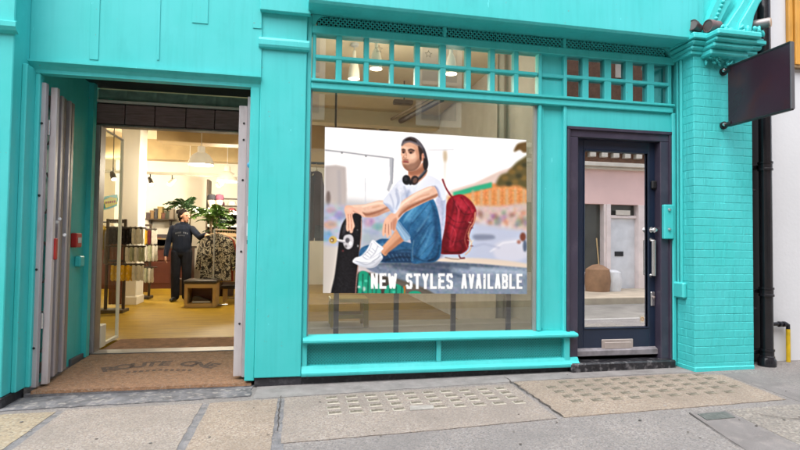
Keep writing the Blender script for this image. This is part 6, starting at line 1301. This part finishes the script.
s2_ = poly([(434.6, 185.6), (436.4, 179.6), (442, 183.4), (445.4, 190), (445.6, 199), (441.4, 200.6), (439.0, 197.6), (437.8, 191.6)], (226, 230, 241), .4); poly([(435, 186), (438, 188), (440.4, 194), (441, 200), (438.6, 197.4), (437, 191)], (176, 182, 210), .6, .85, s2_); stroke(curve([(434.8, 185.8), (437.6, 190.6), (439.2, 197.6)]), .7, (132, 120, 140), .3, .8)
# face: stubble, lit cheek, shade under the cap and along the far side
poly([(402.6, 163), (404, 166.6), (408, 169.8), (413, 169.6), (417.4, 166.4), (420.4, 160.4), (421.6, 158.6), (421.4, 163), (417.8, 169), (412, 172.2), (406, 170.4), (402.8, 166)], (120, 78, 60), .9, .7, fc); stroke(curve([(403, 160.2), (405.4, 159.4), (408.6, 160.4)]), .9, (150, 100, 80), .5, .7, fc)
poly([(403, 144.6), (410, 142.6), (418, 145.4), (421, 149.4), (414, 147.6), (406, 147)], (210, 158, 128), .9, .7, fc); ell(412.4, 157, 2.4, 2.0, (246, 200, 172), .8, .85, fc); ell(405, 148.4, 1.8, 1.2, (246, 206, 180), .7, .8, fc); poly([(416, 150), (420.6, 150), (421.6, 156), (419.6, 162), (416.6, 164), (417.4, 157)], (184, 130, 102), .9, .6, fc)
stroke(curve([(402.2, 151.6), (404.6, 151.2), (405.8, 152)]), 1.0, (110, 72, 58), .5, .5, fc); stroke(curve([(408.2, 151.6), (411.4, 151.2), (414.2, 152.4)]), 1.1, (110, 72, 58), .5, .5, fc); stroke([(406.2, 152.6), (406.4, 156.6)], .9, (168, 108, 82), .5, .7, fc)
for p in ([(396, 190), (399, 200), (396, 212)], [(409, 190), (406, 202), (402, 214)], [(441, 198), (444, 214), (442, 232)], [(436, 210), (439, 226), (436, 244)], [(424, 182), (432, 181), (438, 184)]): stroke(curve(p), 1.6, (146, 156, 188), .8, .6, te)
# shoe seams, skateboard grip wear, ledge paint streaks, green slats
for p in ([(372, 243), (369, 250), (363, 256)], [(378, 246), (375, 253), (370, 258)], [(356, 261), (366, 264.6), (375, 262)], [(381, 252), (378, 258), (372, 262)]): stroke(curve(p), .8, (160, 166, 182), .35, .75, so)
poly([(354, 263.4), (364, 266.4), (372, 266.6), (380, 260), (383, 258), (380, 264), (370, 269), (358, 267)], (176, 180, 194), .6, .9, so)
for p, c in (([(392, 266), (420, 268), (446, 272), (470, 280)], (58, 72, 98)), ([(450, 266), (490, 270), (526, 273)], (176, 190, 208)), ([(440, 282), (476, 280), (522, 284)], (104, 120, 146)), ([(420, 264), (444, 265), (470, 268)], (48, 60, 84)), ([(400, 272), (424, 278), (446, 290)], (160, 172, 186))): stroke(curve(p), 2.2, c, 1.2, .7, led)
for x in (358, 363, 368.5, 376.5, 390, 396.5, 402): stroke([(x, 274 if x < 374 else 286), (x - .6, 300)], 1.1, (10, 72, 60), .4, .7)
for x, y, c in ((359, 287, (220, 224, 220)), (366, 281, (90, 210, 180)), (363, 294, (40, 60, 120)), (394, 292, (70, 200, 168))): ell(x, y, 1.6, 1.3, c, .5, .7)
# eye sockets, moustache and beard, sideburn and hair under the cap
ell(403.7, 151.7, 1.7, 1.5, (112, 74, 60), .5, .75, fc); ell(411.2, 151.9, 2.7, 1.6, (112, 74, 60), .6, .75, fc); ell(403.5, 152.6, .7, .6, (34, 24, 24), .2, .95); ell(410.9, 152.9, .85, .65, (34, 24, 24), .2, .95)
stroke(curve([(401.8, 149.9), (403.6, 149.3), (405.6, 150.2)]), .9, (66, 44, 36), .3, .9); stroke(curve([(408.2, 150.3), (411.2, 149.3), (414.8, 150.8)]), 1.0, (66, 44, 36), .3, .9)
poly([(403, 164.6), (405, 164.2), (408, 164.8), (411, 163.6), (414.6, 162.6), (418.4, 159.6), (421.4, 157), (421.4, 162), (418, 168.6), (412.6, 172), (406.4, 170.4), (403.6, 167.4)], (126, 86, 68), .8, .65, fc); ell(406, 160.2, 2.6, .7, (140, 94, 76), .5, .7, fc); stroke(curve([(403.2, 161.9), (405.6, 161.6), (408.8, 162.3)]), 1.1, (172, 92, 86), .35, .9); stroke([(403.4, 162.2), (408.6, 162.4)], .45, (96, 46, 44), .2, .8)
poly([(418.2, 146), (421.6, 148.6), (423.4, 152.6), (421.8, 154.4), (421.4, 160.6), (419.8, 159), (419.4, 153)], (58, 40, 34), .4, .95); poly([(424.2, 159), (426.8, 160), (427.4, 168.6), (424.6, 170), (423.4, 165)], (46, 34, 32), .4, .95); stroke(curve([(402.2, 161), (402.8, 165), (405.2, 168.8), (409.2, 171.2)]), .8, (150, 104, 84), .4, .7)
# photographic local contrast and grain
for r_, am in ((24, .16), (7, .22)):
    bl = np.stack([blur1(CAN[..., q_], r_) for q_ in range(3)], -1); CAN[:] = np.clip(CAN + (CAN - bl) * am, 0, 255)
# --- lettering, worn stencil capitals
GL = {'N': [[(0, 0), (0, 1)], [(0, 1), (1, 0)], [(1, 0), (1, 1)]], 'E': [[(0, 0), (0, 1)], [(0, 0), (1, 0)], [(0, .5), (.8, .5)], [(0, 1), (1, 1)]], 'W': [[(0, 1), (.25, 0)], [(.25, 0), (.5, .8)], [(.5, .8), (.75, 0)], [(.75, 0), (1, 1)]],
      'S': [[(1, .86), (.8, 1), (.2, 1), (0, .86), (0, .64), (.2, .52), (.8, .48), (1, .36), (1, .14), (.8, 0), (.2, 0), (0, .14)]], 'T': [[(0, 1), (1, 1)], [(.5, 0), (.5, 1)]], 'Y': [[(0, 1), (.5, .48)], [(1, 1), (.5, .48)], [(.5, 0), (.5, .5)]],
      'L': [[(0, 0), (0, 1)], [(0, 0), (1, 0)]], 'A': [[(0, 0), (.42, 1)], [(1, 0), (.58, 1)], [(.4, 1), (.6, 1)], [(.15, .28), (.85, .28)]], 'V': [[(0, 1), (.5, 0)], [(1, 1), (.5, 0)]], 'I': [[(.5, 0), (.5, 1)]],
      'B': [[(0, 0), (0, 1)], [(0, 1), (.75, 1), (1, .88), (1, .64), (.75, .52), (0, .52)], [(.75, .52), (1, .38), (1, .12), (.75, 0), (0, 0)]]}
TXT = np.zeros((CH, CW), np.float32); yy, xx = np.mgrid[0:CH, 0:CW].astype(np.float32); xx = xx / PS + CX0; yy = yy / PS + CY0
def letters(word, x0, x1, yt, yb, sw):
    wts = [.62 if c == 'I' else (1.25 if c == 'W' else 1.0) for c in word]; tot = sum(wts); u = (x1 - x0) / tot; x = x0
    for c, wt in zip(word, wts):
        gw = wt * u - 1.2; w2 = sw / 2; a, b = x + .5 + w2, x + .5 + max(gw - w2, w2 + .01); x += wt * u
        for st_ in GL[c]:
            for p, q in zip(st_, st_[1:]):
                ax, ay = a + p[0] * (b - a), yb - w2 * .8 - p[1] * (yb - yt - sw * .8); bx2, by2 = a + q[0] * (b - a), yb - w2 * .8 - q[1] * (yb - yt - sw * .8)
                i0, i1 = int((min(ax, bx2) - 3 - CX0) * PS), int((max(ax, bx2) + 3 - CX0) * PS); j0, j1 = int((min(ay, by2) - 3 - CY0) * PS), int((max(ay, by2) + 3 - CY0) * PS)
                X_, Y_ = xx[j0:j1, i0:i1], yy[j0:j1, i0:i1]; dx, dy = bx2 - ax, by2 - ay; t = np.clip(((X_ - ax) * dx + (Y_ - ay) * dy) / (dx * dx + dy * dy + 1e-9), 0, 1)
                d = np.maximum(np.abs(X_ - ax - t * dx), np.abs(Y_ - ay - t * dy)) if (abs(dx) < .01 or abs(dy) < .01) else np.hypot(X_ - ax - t * dx, Y_ - ay - t * dy)
                TXT[j0:j1, i0:i1] = np.maximum(TXT[j0:j1, i0:i1], np.clip((w2 * .95 - d) * PS + .5, 0, 1))
letters('NEW', 370.3, 397.8, 273.4, 288.6, 3.0); letters('STYLES', 405.2, 453.8, 273.6, 288.8, 2.9); letters('AVAILABLE', 460.6, 523.2, 274.0, 288.8, 2.6)
rs = np.random.default_rng(9); gn = rs.normal(0, 1, (CH, CW)).astype(np.float32); gn = blur1(gn, 2); gn /= gn.std(); gn2 = blur1(rs.normal(0, 1, (CH, CW)).astype(np.float32), 5); gn2 /= gn2.std()
TXT *= np.clip(1.35 - np.clip(gn * .5 + gn2 * .40 - 1.15, 0, 1) * 3.5, 0, 1); sd_ = blur1(TXT, 2)
CAN[:] += (np.array([60, 62, 66], np.float32) - CAN) * (np.roll(sd_, (2, 2), (0, 1)) * .35)[..., None]; CAN[:] += (np.array([252, 252, 252], np.float32) - CAN) * TXT[..., None]
CAN[:] = np.clip(CAN + rs.normal(0, 1.2, CAN.shape), 0, 255)
for ch_ in range(3): CAN[..., ch_] = blur1(CAN[..., ch_], 1)
# --- the panel itself: a fine quad sheet with the print as a colour attribute
PY_ = .0440; c4 = [at(325, 127, PY_), at(526.3, 140, PY_), at(527, 294, PY_), at(323, 293, PY_)]
NU, NV = 440, 350; U, V = np.meshgrid(np.linspace(0, 1, NU), np.linspace(0, 1, NV)); Q = [np.array(p[:]) for p in c4]
Wp = ((1 - U) * (1 - V))[..., None] * Q[0] + (U * (1 - V))[..., None] * Q[1] + (U * V)[..., None] * Q[2] + ((1 - U) * V)[..., None] * Q[3]
dv = Wp - np.array(CAM[:]); wz = dv @ np.array(_f[:]); PXX = 400 + FOC * (dv @ np.array(_r[:])) / wz; PYY = 225 - FOC * (dv @ np.array(_u[:])) / wz
ix = np.clip(((PXX - CX0) * PS), 0, CW - 2); iy = np.clip(((PYY - CY0) * PS), 0, CH - 2); a_ = ix.astype(int); b_ = iy.astype(int); fa = (ix - a_)[..., None]; fb = (iy - b_)[..., None]
colr = (CAN[b_, a_] * (1 - fa) + CAN[b_, a_ + 1] * fa) * (1 - fb) + (CAN[b_ + 1, a_] * (1 - fa) + CAN[b_ + 1, a_ + 1] * fa) * fb
colr = colr / 255; colr = np.where(colr <= .04045, colr / 12.92, ((colr + .055) / 1.055) ** 2.4) * POSTER_GAIN
pst = thing('window_poster', tuple((c4[2] + c4[3]) / 2), 'large photo poster of seated skateboarder with red backpack on the window', 'poster')
org = (c4[2] + c4[3]) / 2; VT = (Wp - np.array(org[:])).reshape(-1, 3); idx = np.arange(NU * NV).reshape(NV, NU)
F = np.stack([idx[:-1, :-1], idx[1:, :-1], idx[1:, 1:], idx[:-1, 1:]], -1).reshape(-1, 4)
me = bpy.data.meshes.new('print'); me.vertices.add(len(VT)); me.vertices.foreach_set('co', VT.ravel().astype(np.float32)); me.loops.add(F.size); me.loops.foreach_set('vertex_index', F.ravel().astype(np.int32)); me.polygons.add(len(F)); me.polygons.foreach_set('loop_start', np.arange(0, F.size, 4, dtype=np.int32)); me.polygons.foreach_set('loop_total', np.full(len(F), 4, np.int32)); me.update(calc_edges=True)
at_ = me.color_attributes.new('print_ink', 'FLOAT_COLOR', 'POINT'); at_.data.foreach_set('color', np.concatenate([colr.reshape(-1, 3), np.ones((len(VT), 1))], 1).ravel().astype(np.float32))
pm = bpy.data.materials.new('poster_print'); pm.use_nodes = True; pn = pm.node_tree.nodes; an = pn.new('ShaderNodeVertexColor'); an.layer_name = 'print_ink'; pm.node_tree.links.new(an.outputs['Color'], pn['Principled BSDF'].inputs['Base Color']); pn['Principled BSDF'].inputs['Roughness'].default_value = .55; pn['Principled BSDF'].inputs['Specular IOR Level'].default_value = .25
me.materials.append(pm); po = bpy.data.objects.new('printed_face', me); link(po, pst)
bm = bmesh.new(); f4 = [bm.verts.new(p + Vector((0, .0012, 0))) for p in c4]; k4 = [bm.verts.new(p + Vector((0, .0055, 0))) for p in c4]; bm.faces.new(f4); bm.faces.new(k4[::-1])
for i in range(4): bm.faces.new((f4[i], k4[i], k4[(i + 1) % 4], f4[(i + 1) % 4]))
bmesh.ops.recalc_face_normals(bm, faces=bm.faces); from_bm('backing_sheet', bm, WHITE, pst)
